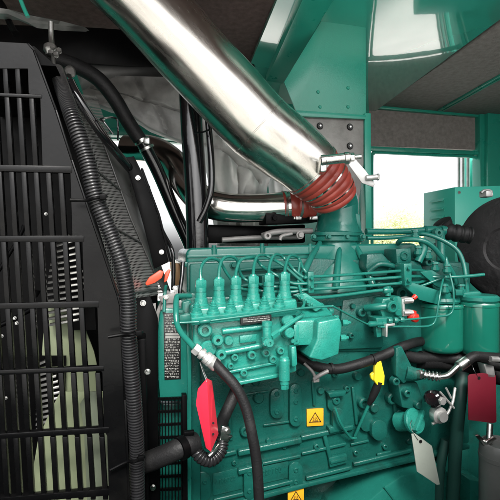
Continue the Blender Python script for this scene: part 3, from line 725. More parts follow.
# oil cooler style bump between pump and hose, thermostat things on the right, lower
mb = MB()
mb.pris([(396, 348), (402, 346), (412, 366), (414, 376), (404, 384), (396, 376)], .04, .06, .003)
mb.tube([E(404, 372, .05), E(414, 374, .045), E(424, 374, .04)], [.018, .014, .010], n=4, seg=18)
mb.pris([(398, 384), (418, 382), (424, 400), (420, 412), (402, 408)], .055, .10, .005)
for b_ in [(405, 392, 4, .012, .5), (416, 404, 3.5, .012, 0), (393, 380, 4, .014, .5)]: mb.boss(b_[0], b_[1], .055, b_[2], b_[3], b_[4])
mb.pris([(440, 404), (458, 380), (464, 384), (450, 420), (446, 470), (432, 470)], .13, .2, .006)
mb.pris([(452, 350), (500, 360), (520, 520), (450, 520)], .22, .34, .006)
build(mb, 'filter_housing', M_cast, eng)

# ================================================================ things hung on or plumbed to the engine
# chromed charge air pipe
def D(x, y, d): return P(x, y, d)
bp = thing('charge_air_pipe', 'thick polished steel air pipe running down to the engine from the upper left', 'pipe', D(200, 100, .8))
mb = MB()
rr = .0705
path = [D(60, -82, .80), D(102, -40, .81), D(148, 5, .825), D(190, 52, .84), D(228, 93, .855), D(258, 126, .87), D(282, 145, .885), D(300, 159, .893), D(314, 172, .90)]
mb.tube(path, [rr, rr, rr, rr, rr, rr, rr, rr, .0685, .0615], n=9, seg=64)
pp = build(mb, 'pipe', M_chrome, bp)
# weld seam near the bend
q = catmull(path, 9); i = int(len(q)*.62); ax = (q[i+1]-q[i-1]).normalized()
mb = MB(); mb.lathe(q[i]-ax*.0012, ax, [(0, rr), (.0004, rr+.0005), (.0022, rr+.0005), (.0026, rr)], 64); build(mb, 'weld_seam', M_chrome, pp)
# red silicone hose with ribs
hp = [D(311, 169.5, .899), D(318, 176.5, .905), D(324.5, 183.5, .912), D(330.5, 191.5, .92), D(335, 200, .93)]
q = catmull(hp, 10); Ls = [0]
for j in range(1, len(q)): Ls.append(Ls[-1]+(q[j]-q[j-1]).length)
def rf(l, t):
    x = l/t; base_ = .0625*(1-x)+.047*x
    return base_+.0028*abs(math.sin(x*math.pi*7.0))**.7
mb = MB(); mb.tube(hp, 0, n=16, seg=56, rf=rf); hs = build(mb, 'silicone_hose', M_sil, bp, label='ribbed red silicone coupling on the thick polished pipe')
for t in (.07, .43, .79):
    j = int(t*(len(q)-1)); ax = (q[min(j+1, len(q)-1)]-q[j-1]).normalized(); r1 = .0625*(1-t)+.047*t+.0064
    mb = MB(); mb.lathe(q[j]-ax*.004, ax, [(0, r1-.008), (0, r1-.0035), (.005, r1-.0035), (.005, r1-.008)], 56); build(mb, 'hose_clamp', M_chrome2 if t > .2 else M_steel, bp)
# T-bolt of the upper clamp and its bracket
mb = MB(); a, b = D(322, 160.5, .80), D(350, 157.5, .80)
mb.cyl(a, b, .0095, seg=16); mb.cyl(D(320, 161, .80), D(326, 160, .80), .0105, seg=20, bev=.002); mb.cyl(D(344, 158.5, .80), D(349, 158, .80), .0115, seg=20, bev=.001)
mb.hexa(D(350, 157.5, .80), b-a, .0085, .008); mb.cyl(D(354, 157.2, .80), D(361, 156.5, .80), .004)
mb.box(D(322, 166, .815), Vector((.006, 0, 0)), Vector((0, .018, 0)), Vector((0.0, 0, .014)), .003)
build(mb, 'clamp_bolt', M_steel, bp)
mb = MB(); mb.solid([D(346, 161, .80), D(354, 157, .80), D(366, 171, .80), D(375, 184, .80), D(373, 187, .80), D(362, 183, .80)], Vector((.001, .004, 0)), .0008)
mb.cyl(D(366, 178, .795), D(377, 177, .795), .005, seg=12); mb.hexa(D(377, 177, .795), Vector((1, 0, 0)), .0065, .004)
build(mb, 'bracket', M_galv, bp)

# smaller polished exhaust pipe
sp_ = thing('crossover_pipe', 'thinner polished steel pipe curving behind the black post to the engine top', 'pipe', D(240, 205, 1.0))
mb = MB(); path = [D(128, 148, 1.16), D(152, 150, 1.12), D(172, 162, 1.08), D(186, 183, 1.04), D(202, 200, 1.01), D(224, 207, 1.0), D(256, 208, 1.0), D(290, 205.5, 1.0)]
mb.tube(path, [.036, .036, .036, .0355, .035, .034, .033, .033], n=9, seg=40); build(mb, 'pipe', M_chrome2, sp_)
hp = [D(281, 206, 1.0), D(298, 205, 1.0), D(316, 203.5, 1.0)]
mb = MB(); mb.tube(hp, 0, n=20, seg=40, rf=lambda l, t: .030+.0035*abs(math.sin(l/t*math.pi*4.0))**.5); build(mb, 'silicone_hose', M_sil, sp_, label='small ribbed red silicone coupling')
for x in (283, 298, 314):
    mb = MB(); mb.lathe(D(x-1.2, 206-(x-281)*.06, 1.0), U, [(0, .030), (0, .0352), (.006, .0352), (.006, .030)], 40)
    mb.box(D(x, 218, .985), U*.007, V*.005, W*.004, .001); mb.hexa(D(x-2, 218, .98), -U, .004, .006); build(mb, 'hose_clamp', M_steel, sp_)
mb = MB(); mb.tube([D(312, 204, 1.0), D(330, 203, 1.0), D(345, 205, 1.0)], .029, n=4, seg=32); build(mb, 'pipe_stub', M_alu, sp_)

# black plates & ledge behind the cover (turbo mount)
mb = MB(); mb.pris([(266, 214), (318, 211), (318, 222), (266, 224)], .20, .26, .002); mb.pris([(190, 224), (270, 226), (306, 224), (306, 243), (190, 243)], .29, .40, .006)
mb.bolt(274, 218, .20, 2.6, .008)
tag(build(mb, 'heat_shield', M_black), 'black heat shield plate under the thin polished pipe', 'heat shield')
mb = MB()
mb.tube([E(262, 236, .22), E(276, 232, .22), E(300, 231, .22), E(312, 231, .22)], .007, n=4, seg=12)
mb.tube([E(222, 240, .25), E(252, 238, .25), E(300, 237, .25)], .006, n=4, seg=12)
mb.tube([E(280, 240, .2), (E(282, 236, .2)), E(292, 233.5, .2)], .004, n=4, seg=10); mb.boss(266, 236, .21, 4, .015, .4); mb.bolt(300, 235, .2, 3, .01)
tag(build(mb, 'drain_pipe', M_insul), 'short dull metal drain pipes lying on the engine top behind the cover', 'pipe')

# insulation blankets (quilted, with real wrinkles)
def blanket(name, lab, ctr, hub, nx=70, ny=60, amp=.02, seed=1, thick=.03, creases=()):
    """ctr: grid of pixel+depth control rows [[(x,y,d)...]...] bilinear, wrinkled"""
    rows = len(ctr); cols = len(ctr[0]); pts = []
    def at(s, t):
        a = s*(cols-1); i = min(int(a), cols-2); a -= i; b = t*(rows-1); j = min(int(b), rows-2); b -= j
        c4 = [Vector(ctr[j][i]), Vector(ctr[j][i+1]), Vector(ctr[j+1][i]), Vector(ctr[j+1][i+1])]
        return (c4[0]*(1-a)+c4[1]*a)*(1-b)+(c4[2]*(1-a)+c4[3]*a)*b
    for j in range(ny+1):
        for i in range(nx+1):
            s, t = i/nx, j/ny; c = at(s, t); p = P(*c)
            n1 = noise.noise(Vector((s*3.2+seed, t*3.2, seed)))+.5*noise.noise(Vector((s*8+seed, t*6, 3)))
            rid = 1-abs(noise.noise(Vector((s*4+t*2+seed*3, t*3-s*1.5, 7))))*2
            q = 0
            for (a0, b0, a1, b1, w) in creases:
                dx, dy = a1-a0, b1-b0; tt = max(0, min(1, ((s-a0)*dx+(t-b0)*dy)/(dx*dx+dy*dy))); dist = math.hypot(s-a0-dx*tt, t-b0-dy*tt)
                q -= math.exp(-(dist/w)**2)
            puff = math.sin(math.pi*s)**.4*math.sin(math.pi*t)**.4
            p = p-V*(amp*(n1*.7+rid*.35+q*.9)+puff*thick*.8-.01)
            pts.append(p)
    mb = MB(); fs = []
    W1 = nx+1; n = len(pts)
    for j in range(ny):
        for i in range(nx): fs.append((j*W1+i, j*W1+i+1, (j+1)*W1+i+1, (j+1)*W1+i))
    back = [p+V*thick for p in pts]
    fb = [tuple(x+n for x in f[::-1]) for f in fs]
    rim = [i for i in range(W1)]+[j*W1+nx for j in range(1, ny+1)]+[ny*W1+i for i in range(nx-1, -1, -1)]+[j*W1 for j in range(ny-1, 0, -1)]
    fr = [(rim[k], rim[k]+n, rim[(k+1) % len(rim)]+n, rim[(k+1) % len(rim)]) for k in range(len(rim))]
    mb.add(pts+back, fs+fb+fr)
    return tag(build(mb, name, M_fabric, smooth=70), lab, 'blanket')
blanket('insulation_blanket', 'grey silver insulation blanket sagging under the black beam at upper left', [
    [(72, 60, 1.25), (105, 58, 1.25), (150, 58, 1.25), (200, 62, 1.25)],
    [(82, 90, 1.22), (112, 92, 1.22), (150, 100, 1.22), (204, 110, 1.22)],
    [(85, 101, 1.2), (118, 111, 1.2), (150, 128, 1.2), (206, 150, 1.2)]], None, amp=.022, seed=2,
    creases=((0, .45, 1, .62, .012), (.0, .47, .5, .2, .02), (.5, .1, .62, .5, .02), (.7, .6, .78, .95, .02)))
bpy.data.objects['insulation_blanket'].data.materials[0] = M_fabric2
blanket('insulation_blanket', 'bulging grey insulation blanket wrapped round the turbo behind the thick pipe', [
    [(200, 108, 1.12), (222, 112, 1.12), (248, 128, 1.12), (275, 150, 1.12)],
    [(205, 150, 1.12), (226, 150, 1.10), (252, 160, 1.10), (272, 170, 1.12)],
    [(212, 190, 1.12), (232, 190, 1.08), (252, 190, 1.08), (268, 192, 1.12)],
    [(220, 246, 1.12), (234, 246, 1.10), (252, 246, 1.10), (268, 246, 1.12)]], None, amp=.045, seed=5, thick=.05,
    creases=((.0, .25, .8, .55, .03), (.45, .5, .4, .95, .03), (.1, .8, .95, .72, .03), (.2, .1, .6, .4, .03)))
blanket('insulation_blanket', 'narrow strip of wrinkled grey insulation blanket between the green post and riveted plate', [
    [(270, 150, 1.2), (284, 158, 1.2), (300, 166, 1.2)],
    [(272, 180, 1.2), (286, 182, 1.2), (302, 184, 1.2)],
    [(274, 220, 1.2), (288, 220, 1.2), (304, 220, 1.2)]], None, amp=.015, seed=9, nx=30, ny=40)

# ================================================================ tags, hoses
def hang(name, pix, v, m, lab, cord, mcord=M_steel, th=.0016, hole=None, fold=None, dv=0):
    mb = MB()
    if fold:
        (a, b) = fold; t1, t2 = pix
        mb.solid([E(x, y, v+(.012 if (x, y) not in (a, b) else 0)) for x, y in t1], V*th, .0003)
        mb.solid([E(x, y, v+(.030 if (x, y) not in (a, b) else 0)) for x, y in t2], V*th, .0003)
    else: mb.pris(pix, v, v+th, .0004)
    o = build(mb, name, m); tag(o, lab, 'tag')
    if hole:
        mb = MB(); mb.lathe(E(*hole, v-.0001), -V, [(0, .0035), (.0006, .0035), (.0006, .0018), (0, .0018)], 14); build(mb, 'eyelet', M_ink, o)
    mb = MB(); mb.tube([E(*c) for c in cord], .0006, n=5, seg=6); build(mb, 'cord', mcord, o)
    return o
hang('hanging_tag', ([(207, 378.5), (198, 389), (196, 404), (206, 448), (211, 452)], [(207, 378.5), (211, 452), (218.5, 434), (214, 396), (212, 381)]), -.10, M_red, 'bright red creased tag hanging in front of the pump hose',
     [(207, 382, -.10), (203, 372, -.09), (200, 362, -.08), (205, 374, -.09), (208, 381, -.095)], fold=((207, 378.5), (211, 452)))
rt_ = bpy.data.objects['hanging_tag']
pieces('eyelet', M_ink, rt_, [lambda m, y=y: m.lathe(E(213.2, y, -.1+.0065), -V, [(0, .0017), (.0012, .0017), (.0012, 0)], 12) for y in (423, 434)])
hang('hanging_tag', [(411.5, 434), (415, 433.5), (424, 440), (432, 446), (440, 484.5), (437, 485), (417, 471.5)], .0, M_gtag, 'pale grey card tag hanging from the filler cap',
     [(418, 440, -.001), (414, 434, 0), (410, 426, .01), (412, 420, .02)], hole=(420.5, 441.5))
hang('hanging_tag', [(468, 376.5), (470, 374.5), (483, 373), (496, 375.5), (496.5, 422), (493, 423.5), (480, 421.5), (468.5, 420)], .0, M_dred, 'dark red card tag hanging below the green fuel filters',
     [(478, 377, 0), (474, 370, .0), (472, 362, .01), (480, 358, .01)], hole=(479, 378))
hz = thing('fuel_hose', 'black rubber fuel hose with silver crimped end curving down from the pump', 'hose', E(218, 368, -.08))
mb = MB(); mb.tube([E(214, 362, -.09), E(222, 371, -.10), E(236, 387, -.11), (E(246, 408, -.115)), E(252, 434, -.12), E(257, 466, -.12), E(260, 520, -.12)], .0078, n=8, seg=20); build(mb, 'hose', M_rub, hz)
mb = MB(); a, b = E(194, 347.5, -.085), E(217, 366, -.09); ax = (b-a); L_ = ax.length; ax.normalize()
mb.hexa(a, ax, .0088, .010); mb.lathe(a+ax*.010, ax, [(0, .0058), (.003, .0058), (.003, .0088), (.0075, .0088), (.0078, .0062), (.011, .0062), (.012, .0092), (.017, .0100), (.018, .0094), (.022, .0101), (.023, .0096), (L_-.012, .0101), (L_-.010, .0092)], 24)
build(mb, 'crimp_fitting', M_alu, hz)
hz = thing('coolant_hose', 'thick black hose with ribbed elbow passing low beside the engine front', 'hose', E(190, 450, -.06))
mb = MB(); mb.tube([E(108, 472, .0), E(132, 467, -.03), E(160, 457, -.05), E(182, 447, -.06), E(196, 442, -.05)], .0155, n=6, seg=24); 
mb.tube([E(219, 436, -.03), E(223, 420, .0), E(231, 402, .02), E(240, 380, .04)], .0105, n=6, seg=20); build(mb, 'hose', M_rub, hz)
mb = MB(); mb.corr([E(194, 443, -.052), E(199, 455, -.058), E(210, 460, -.058), E(220, 452, -.05), E(223, 438, -.04)], .0088, .0108, .0046, seg=20); build(mb, 'elbow', M_conduit, hz)
mb = MB()
mb.lathe(E(179, 449.5, -.064), E(190, 444, -.055)-E(179, 449.5, -.064), [(0, .0155), (0, .0175), (.011, .0175), (.011, .0155)], 28)
mb.box(E(189, 432.5, -.06), U*.008, V*.004, W*.003, .001)
build(mb, 'band_clamp', M_black, hz)
mb = MB(); mb.pris([(222, 426), (230, 428), (229, 436), (233, 436.5), (228, 442), (220, 440)], -.052, -.045, .001); mb.tube([E(219, 444, -.05), E(213, 452, -.07), E(209, 456, -.073)], .0035, n=3); mb.hexa(E(228, 431, -.052), -V, .004, .005)
build(mb, 'clip', M_steel, hz)
# hose behind in the middle, loom
mb = MB(); mb.tube([E(292, 352, .07), E(302, 359, .055), E(318, 367, .05), E(338, 369, .05), E(362, 363, .05), E(384, 355, .055), E(404, 346, .06), E(425, 341, .10), E(452, 344, .14)], .0098, n=6, seg=20)
for t in ((330, 368.6), (372, 359.5)): mb.lathe(E(*t, .05), U*.97-W*.0, [(0, .0098), (0, .0112), (.005, .0112), (.005, .0098)], 18)
tag(build(mb, 'wiring_loom', M_rub), 'black loom hose sagging across the block above the yellow grip', 'hose')
mb = MB(); mb.tube([E(402, 354, .08), E(416, 358, .08), E(440, 358, .08), E(470, 360, .06), E(500, 366, .05)], .012, n=5, seg=14)
mb.tube([E(420, 360, .09), E(450, 362, .09), E(480, 372, .08), E(520, 380, .08)], .020, n=5, seg=16)
tag(build(mb, 'wiring_loom', M_rub), 'dark loom hoses under the pair of fuel filters', 'hose')
mb = MB(); mb.tube([E(304, 363, .04), E(312, 371, .035), E(315, 377, .035)], .003, n=3); mb.tube([E(314, 379, .035), E(320, 375, .03), E(328, 371, .03)], .004, n=3); mb.box(E(316, 380, .035), U*.006, V*.003, W*.004, .001)
tag(build(mb, 'wire_connector', M_insul), 'small grey wire connector hanging under the sagging loom hose', 'connector')

# braided hose with elbow, on the right
hz = thing('braided_hose', 'short steel braided hose end bending up to a black hose on the right', 'hose', E(440, 374, .0))
mb = MB(); mb.corr([E(421, 374, .03), E(430, 375.5, .02), E(440, 377, .01)], .0062, .0098, .006, seg=10)
mb.tube([E(438, 377, .01), E(448, 375, .0), E(456, 368, .0), E(460, 365, .0)], .0058, n=5, seg=16); 
a, b = E(458, 367, 0), E(468, 360, .0); mb.lathe(a, b-a, [(0, .009), (.002, .0105), (.020, .0108), (.024, .0098)], 22); mb.hexa(E(421, 374, .03), U*-1, .0095, .008)
build(mb, 'fitting', M_steel, hz)
mb = MB(); mb.tube([E(466, 361.5, .0), E(474, 356.5, .0), E(486, 357, .0), E(500, 358, .0), E(520, 362, .0)], .0100, n=5, seg=16); build(mb, 'hose', M_rub, hz)
mb = MB(); mb.cyl(E(490, 359, -.012), E(498, 359.5, -.012), .006, seg=12); mb.pris([(484, 364), (494, 366), (496, 378), (488, 378)], -.0, .02, .002)
tag(build(mb, 'hose_end', M_galv), 'small grey metal fitting just above the dark red tag', 'fitting')
# pressure sensors
mb = MB(); p = E(436, 398, .02); ax = (-U*.8-V*.5+W*.15).normalized()
mb.lathe(p, ax, [(-.012, .012), (0, .0165), (.012, .0170), (.022, .0165), (.026, .012), (.026, 0)], 28)
tag(build(mb, 'oil_pressure_sensor', M_gloss), 'round glossy black oil pressure sensor right of the filler cap', 'sensor')
mb = MB(); p = E(434, 412, .03); mb.lathe(p, -V, [(0, .012), (.006, .016), (.02, .016), (.022, .010), (.03, .010), (.03, 0)], 20); mb.hexa(E(440, 400, .0), -V, .008, .01)
mb.cyl(E(440, 392, .01), E(454, 408, .01), .0022); mb.cyl(E(446, 388, .02), E(451, 398, .02), .0022)
mb.tube([E(455, 388, .03), E(452, 404, .02), E(444, 418, .02), E(432, 424, .02)], .003, n=5)
tag(build(mb, 'drain_plug', M_alu), 'dull metal plug and rods just beneath the black oil pressure sensor', 'plug')
# grey canister at lower right
hz = thing('grey_canister', 'grey cylinder canister with silver wing nut cut by the lower right corner', 'canister', E(500, 520, -.02))
mb = MB(); p = E(500, 540, -.03); k = K(p); r = 19*k; h = 96*k
mb.lathe(p, W, [(0, r), (h-14*k, r), (h-14*k, r*1.03), (h-10*k, r*1.03), (h-10*k, r), (h, r*.98), (h+2*k, r*.9), (h+2*k, r*.82), (h-3*k, r*.78), (h-3*k, 0)], 40); 
mb.lathe(p+W*30*k, W, [(0, r), (0, r*1.015), (2*k, r*1.015), (2*k, r)], 40)
build(mb, 'canister_body', M_frost, hz)
mb = MB(); mb.cyl(E(489, 444, -.02), E(490, 424, -.01), .006, seg=12); mb.pris([(476, 436), (479, 435), (488, 442), (487, 446), (484, 446)], -.03, -.025, .0008); mb.pris([(487, 441), (495, 437), (497, 439), (489, 445)], -.03, -.025, .0008); mb.boss(486, 442, -.03, 2, .004)
build(mb, 'wing_nut', M_steel, hz)
# hanging dark hoses in lower-right dark
mb = MB(); mb.tube([E(462, 372, .05), E(460, 400, .04), E(456, 440, .05), E(452, 520, .06)], .013, n=6, seg=16); 
mb.tube([E(446, 440, .08), E(440, 470, .08), E(438, 520, .08)], .010, n=5, seg=14)
tag(build(mb, 'return_hose', mat('dark_green_hose', (.01, .05, .04, 1), .5)), 'dark green hose dropping through the shade beside the grey canister', 'hose')

# ================================================================ right: cabinet, wrapped air cleaner, things beyond
cab = thing('control_cabinet', 'bright green vented control cabinet standing in front of the window', 'cabinet', E(470, 260, .62))
VC = .62
A_ = E(455, 187, VC); Bb = E(455, 300, VC)
mb = MB(); fa = [E(455, 187, VC), E(560, 187-3, VC), E(560, 300, VC), E(455, 300, VC)]
sd = E(423, 193, VC+.34)-E(455, 187, VC)
dpt = V*.30+U*.0
L1 = E(423.5, 191, VC+.18); off = L1-fa[0]; off.z = 0
mb.solid(fa, off, .002); build(mb, 'housing', M_cab, cab)
n_ = off.cross(W).normalized(); 
if n_.dot(CAM-A_) < 0: n_ = -n_
for kx in range(6):
    mb = MB()
    zc = A_.z-.035-kx*.024*1.35; c0 = fa[0]+off*.30; c1 = fa[0]+off*.72
    c0 = Vector((c0.x, c0.y, zc)); c1 = Vector((c1.x, c1.y, zc))
    mb.solid([c0, c1, c1-W*.016, c0-W*.016], n_*.001, 0); mb.solid([c0+n_*.0012, c1+n_*.0012, c1+n_*.010-W*.010, c0+n_*.010-W*.010], W*.0012+n_*.0008, 0)
    build(mb, 'louvre', M_cab, cab)
mb = MB(); mb.lathe(E(459, 192.5, VC-.0006), -V, [(0, .006), (.002, .006), (.002, 0)], 14); build(mb, 'cam_lock', M_steel, cab)
ac = thing('air_cleaner', 'large charcoal wrapped air cleaner drum at the right edge', 'air cleaner', E(505, 300, .12))
mb = MB(); c = E(512, 249, .17); k = K(c); ax = (-U*.9-V*.42).normalized()
mb.lathe(c-ax*.0, -ax, [(-.03, 0), (-.03, 20*k), (-.034, 22*k), (-.034, 34*k), (-.028, 38*k), (-.028, 46*k), (-.022, 50*k), (-.008, 51.5*k), (-.008, 53.5*k), (.004, 53.5*k), (.004, 52*k), (.06, 52.5*k), (.06, 54*k), (.072, 54*k), (.072, 52.5*k), (.22, 53*k), (.24, 48*k)], 64, sc=1.0); build(mb, 'drum', M_wrap, ac)
mb = MB(); mb.box(E(486, 194, .13), U*.010, V*.012, W*.008, .003); mb.tube([E(481, 193, .12), E(484, 190.5, .12), E(490, 190.5, .12), E(492, 195, .12)], .003, n=4)
build(mb, 'latch', M_galv, ac)
mb = MB(); mb.corr([E(442, 228, .2), E(447, 231, .19), E(456, 233, .18), E(470, 235, .17)], .019, .022, .016, seg=28); mb.lathe(E(444, 226, .2), W*.8-U*.6, [(0, .022), (.012, .024), (.014, .020), (.014, 0)], 28)
build(mb, 'inlet_hose', M_rub, ac)
# posts and pipes outside the window on the right
mb = MB()
for i, x in enumerate((459, 463, 468)): mb.cyl(E(x, 300, 1.15+.03*i), E(x, 120, 1.15+.03*i), .007)
tag(build(mb, 'conduit_pipe', M_galv), 'three thin grey vertical pipes standing just outside the window', 'pipe')
mb = MB(); mb.pris([(470, 150), (483, 150), (483, 300), (470, 300)], 1.3, 1.36, .01); mb.pris([(474.5, 160), (475.8, 160), (475.8, 300), (474.5, 300)], 1.28, 1.299, 0)
tag(build(mb, 'open_door', M_cab), 'pale green door leaf swung open beyond the window', 'door')

# ================================================================ LEFT: radiator guard, conduit, fan
VR = -.10
grd = thing('radiator_guard', 'black steel radiator guard with rows of upright slots', 'guard', E(70, 520, VR))
mb = MB()
def sx(x240, y): return x240+.062*(y-240)
bars = [(66.5, 68), (93, 96), (165, 171), (236, 241.5), (303.5, 309), (370.5, 375), (434, 439), (498, 504)]
# slot limits right, measured at the middle of each row
lim = [(28, 80), (41, 130), (71, 203), (83, 272), (98, 340), (103, 405), (108, 468)]
outer = [(-60, 38), (27, 43), (33, 50), (55, 110), (71, 160), (117, 296), (119.5, 306), (124, 400), (129, 520)]
inner = []
prev = None
for (x, ym), (b0, b1) in zip(lim, [(bars[i][1], bars[i+1][0]) for i in range(7)]):
    inner += [(x-.05*(ym-b0)*.6, b0-1.4*(x/50.)*((b0-240)/200)), (x+.05*(b1-ym)*.6, b1-1.4*(x/50.)*((b1-240)/200))]
inner = [(-60, 68)]+inner
poly = outer+[(108.5, 520)]+inner[::-1]
mb.solid([E(x, y, VR) for x, y in poly], V*.004, .0006, 1)
# folded lips of the plate along its outer edge
lipp = outer[1:]
for i in range(len(lipp)-1):
    a, b = lipp[i], lipp[i+1]
    mb.pris([a, b, (b[0]+2.0, b[1]), (a[0]+2.0, a[1])], VR+.001, VR+.014, .0004)
plate = build(mb, 'slotted_plate', M_gblk, grd)
mb = MB()
for i, (y0, y1) in enumerate(bars):
    if i == 0: continue
    xr = lim[min(i, 6)][0]+1.5 if i < 7 else 112
    xr = max(lim[i-1][0], lim[min(i, 6)][0])+1
    sl = -.02*(((y0+y1)/2-240)/66.)
    mb = MB(); mb.pris([(-60, y0-sl*60), (xr, y0-.4+sl*xr), (xr, y1+.4+sl*xr), (-60, y1-sl*60)], VR-.0008, VR+.0085, .0007); build(mb, 'cross_bar', M_gblk, grd)
mb = MB()
for i in range(7):
    ya, yb = bars[i][1]-2, bars[i+1][0]+2
    for j in range(-3, 14):
        x = 3.3+12.3*j; xm = sx(x, (ya+yb)/2)
        if xm > lim[i][0]-3: continue
        mb.pris([(sx(x-2.6, ya), ya), (sx(x+2.4, ya), ya), (sx(x+2.4, yb), yb), (sx(x-2.6, yb), yb)], VR+.0006, VR+.0105, .0007)
build(mb, 'slats', M_gblk, grd)
# perforated side sheet running back to the strut
qa, qb, qc, qd = E(58, 90, VR+.02), E(96, 96, .08), E(168, 294, .11), E(120, 300, VR+.02)
def quad_sheet(a, b, c, d, nx, ny, bulge=0.0):
    vs = []; uv = []
    for j in range(ny+1):
        for i in range(nx+1):
            s, t = i/nx, j/ny; p = (a*(1-s)+b*s)*(1-t)+(d*(1-s)+c*s)*t
            vs.append(p); uv.append((s*(b-a).length*(1-t)+s*(c-d).length*t, t*(d-a).length))
    fs = [(j*(nx+1)+i, j*(nx+1)+i+1, (j+1)*(nx+1)+i+1, (j+1)*(nx+1)+i) for j in range(ny) for i in range(nx)]
    return vs, fs, uv
vs, fs, uv = quad_sheet(qa, qb, qc, qd, 12, 24)
mb = MB(); mb.add(vs, fs)
o = build(mb, 'perforated_sheet', M_perf, grd)
ul = o.data.uv_layers.new(name='UVMap')
for l in o.data.loops: ul.data[l.index].uv = uv[l.vertex_index]
def bil(s, t): return (qa*(1-s)+qb*s)*(1-t)+(qd*(1-s)+qc*s)*t
mb = MB(); nn = (qb-qa).cross(qd-qa).normalized()
if nn.dot(CAM-qa) < 0: nn = -nn
for (s0, t0, s1, t1) in [(0.0, .30, 1, .52), (0, .60, 1, .76), (.02, .97, 1, .97), (0, .02, 1, .02)]: mb.tube([bil(s0, t0)+nn*.001, bil(s1, t1)+nn*.001], .0018, n=1, seg=6)
build(mb, 'sheet_rib', M_galvd, grd)
mb = MB(); mb.solid([bil(.66, .14)+nn*.003, bil(1.06, .24)+nn*.003, bil(1.06, .99)+nn*.003, bil(.86, .99)+nn*.003, bil(.70, .6)+nn*.003], -nn*.002, .0005)
build(mb, 'blank_sheet', M_galvd, grd)
# lower side plate (solid) with bolts
mb = MB(); mb.pris([(112, 298), (150, 296), (158, 318), (158, 402), (160, 540), (128, 540)], .02, .03, .002)
mb.pris([(136, 340), (146, 338), (150, 540), (140, 540)], -.03, .0195, .003)
sp2 = build(mb, 'side_plate', M_black, grd)
pieces('bolt', M_steel, grd, [lambda m: m.bolt(147.5, 371.5, -.032, 2.2, .007), lambda m: m.bolt(153, 487, .018, 2.2, .007), lambda m: m.bolt(143, 303, .018, 2.2, .006)])
# strut with bolts
st = thing('radiator_strut', 'flat black steel strut with two bolts leaning over the perforated sheet', 'strut', E(165, 270, .10))
mb = MB(); mb.pris([(123, 158), (134, 156), (140, 168), (157, 214), (169, 262), (154, 269), (149, 246), (130, 176)], .05, .056, .001)
mb.pris([(140.5, 168), (143, 168), (160, 214), (172, 262), (169.5, 262), (157.5, 214)], .05, .075, .001)
build(mb, 'bar', M_black, st)
pieces('bolt', M_steel, st, [lambda m, x=x, y=y: m.bolt(x, y, .05, 1.8, .008) for x, y in [(138, 178), (161.5, 252)]])
# corrugated conduit
cd = thing('corrugated_conduit', 'black corrugated conduit running down the edge of the slotted guard', 'conduit', E(120, 460, VR-.02))
mb = MB(); cpts = [(57, 71, .0), (61, 84, -.05), (72, 116, -.115), (87, 160, -.125), (96, 198, -.125), (111, 235, -.125), (122, 266, -.125), (128, 300, -.12), (128.5, 330, -.115), (131, 364, -.105), (134, 400, -.10), (136.5, 440, -.09), (137, 470, -.08), (138, 530, -.08)]
mb.corr([E(*c) for c in cpts], .0086, .0110, .0042, seg=18); build(mb, 'tube', M_conduit, cd)
def tie(x0, y0, x1, y1, v, px, py):
    mb = MB(); a, b = E(x0, y0, v), E(x1, y1, v)
    mb.tube([E(px, py+1, v+.004), a.lerp(b, .0)+V*.004, a.lerp(b, .5)-V*.004, b+V*.002, E(x1+3, y1-1, v+.012)], .0022, n=4, seg=8)
    mb.box(E((x0*0+x1), y1, v-.002), U*.004, V*.003, W*.0035, .0008); build(mb, 'cable_tie', M_black, cd)
tie(86, 200, 103, 197, -.14, 70, 199); tie(124, 335, 139, 333, -.13, 108, 336); tie(127, 463, 141, 458, -.115, 110, 469)
# sensors at the conduit head
mb = MB()
mb.tube([D(51, 22, .8), D(51.5, 40, .8), D(53, 52, .78), D(54, 66, .76)], [.005, .005, .004, .0035], n=4, seg=12)
mb.lathe(D(50, 44, .78), Vector((.1, -.1, -1)), [(0, .006), (.004, .011), (.012, .012), (.016, .009), (.022, .008)], 14)
for dx, dy in [(0, 0), (6, 3), (3, 7), (-2, 5)]: mb.hexa(D(53+dx, 49+dy, .765), Vector((.4, -1, .3)), .005, .007)
mb.lathe(D(70, 68, .78), Vector((.2, -.5, -1)), [(0, .006), (.006, .010), (.014, .010), (.02, .006)], 10); mb.hexa(D(71, 74, .77), Vector((.3, -1, .3)), .007, .008)
mb.cyl(D(70, 76, .78), D(69, 88, .78), .003)
tag(build(mb, 'hose_connector', mat('dull_steel', (.3, .3, .29, 1), .35, metal=.9, bump=.0004, bscale=300)), 'small steel connectors on top of the corrugated conduit', 'connector')

# black tubes
def bt(pts, r, m, name, lab, cat='tube', n=7, seg=22):
    mb = MB(); mb.tube([P(*p) for p in pts], r, n=n, seg=seg); return tag(build(mb, name, m), lab, cat)
bt([(70, 82, .66), (76, 94, .655), (87, 112, .66), (101, 133, .68), (115, 151, .71), (131, 170, .76)], .0074, M_gloss, 'vent_tube', 'thin glossy black tube beside the head of the corrugated conduit')
bt([(60, 60, .95), (78, 67, .95), (98, 79, .95), (114, 98, .96), (127, 120, .98), (140, 140, 1.0)], .0165, M_rub, 'overflow_hose', 'matt black hose arching over the perforated sheet', 'hose')
o = bt([(143, 143, 1.0), (158, 172, 1.02), (175, 212, 1.04), (190, 246, 1.05), (200, 275, 1.06)], .0155, M_gloss, 'support_tube', 'slanting glossy black tube meeting the black post at the engine front', 'tube')
mb = MB()
ax = P(158, 172, 1.02)-P(143, 143, 1.0)
mb.lathe(P(141, 139, 1.0), ax, [(0, .0165), (0, .0185), (.008, .0185), (.008, .0165)], 24); mb.lathe(P(146, 147, 1.0), ax, [(0, .0165), (0, .0185), (.006, .0185), (.006, .0165)], 24)
mb.box(P(147, 141, .975), Vector((.006, 0, 0)), Vector((0, .004, 0)), Vector((0, 0, .007)), .001)
build(mb, 'band_clamp', M_steel, o)
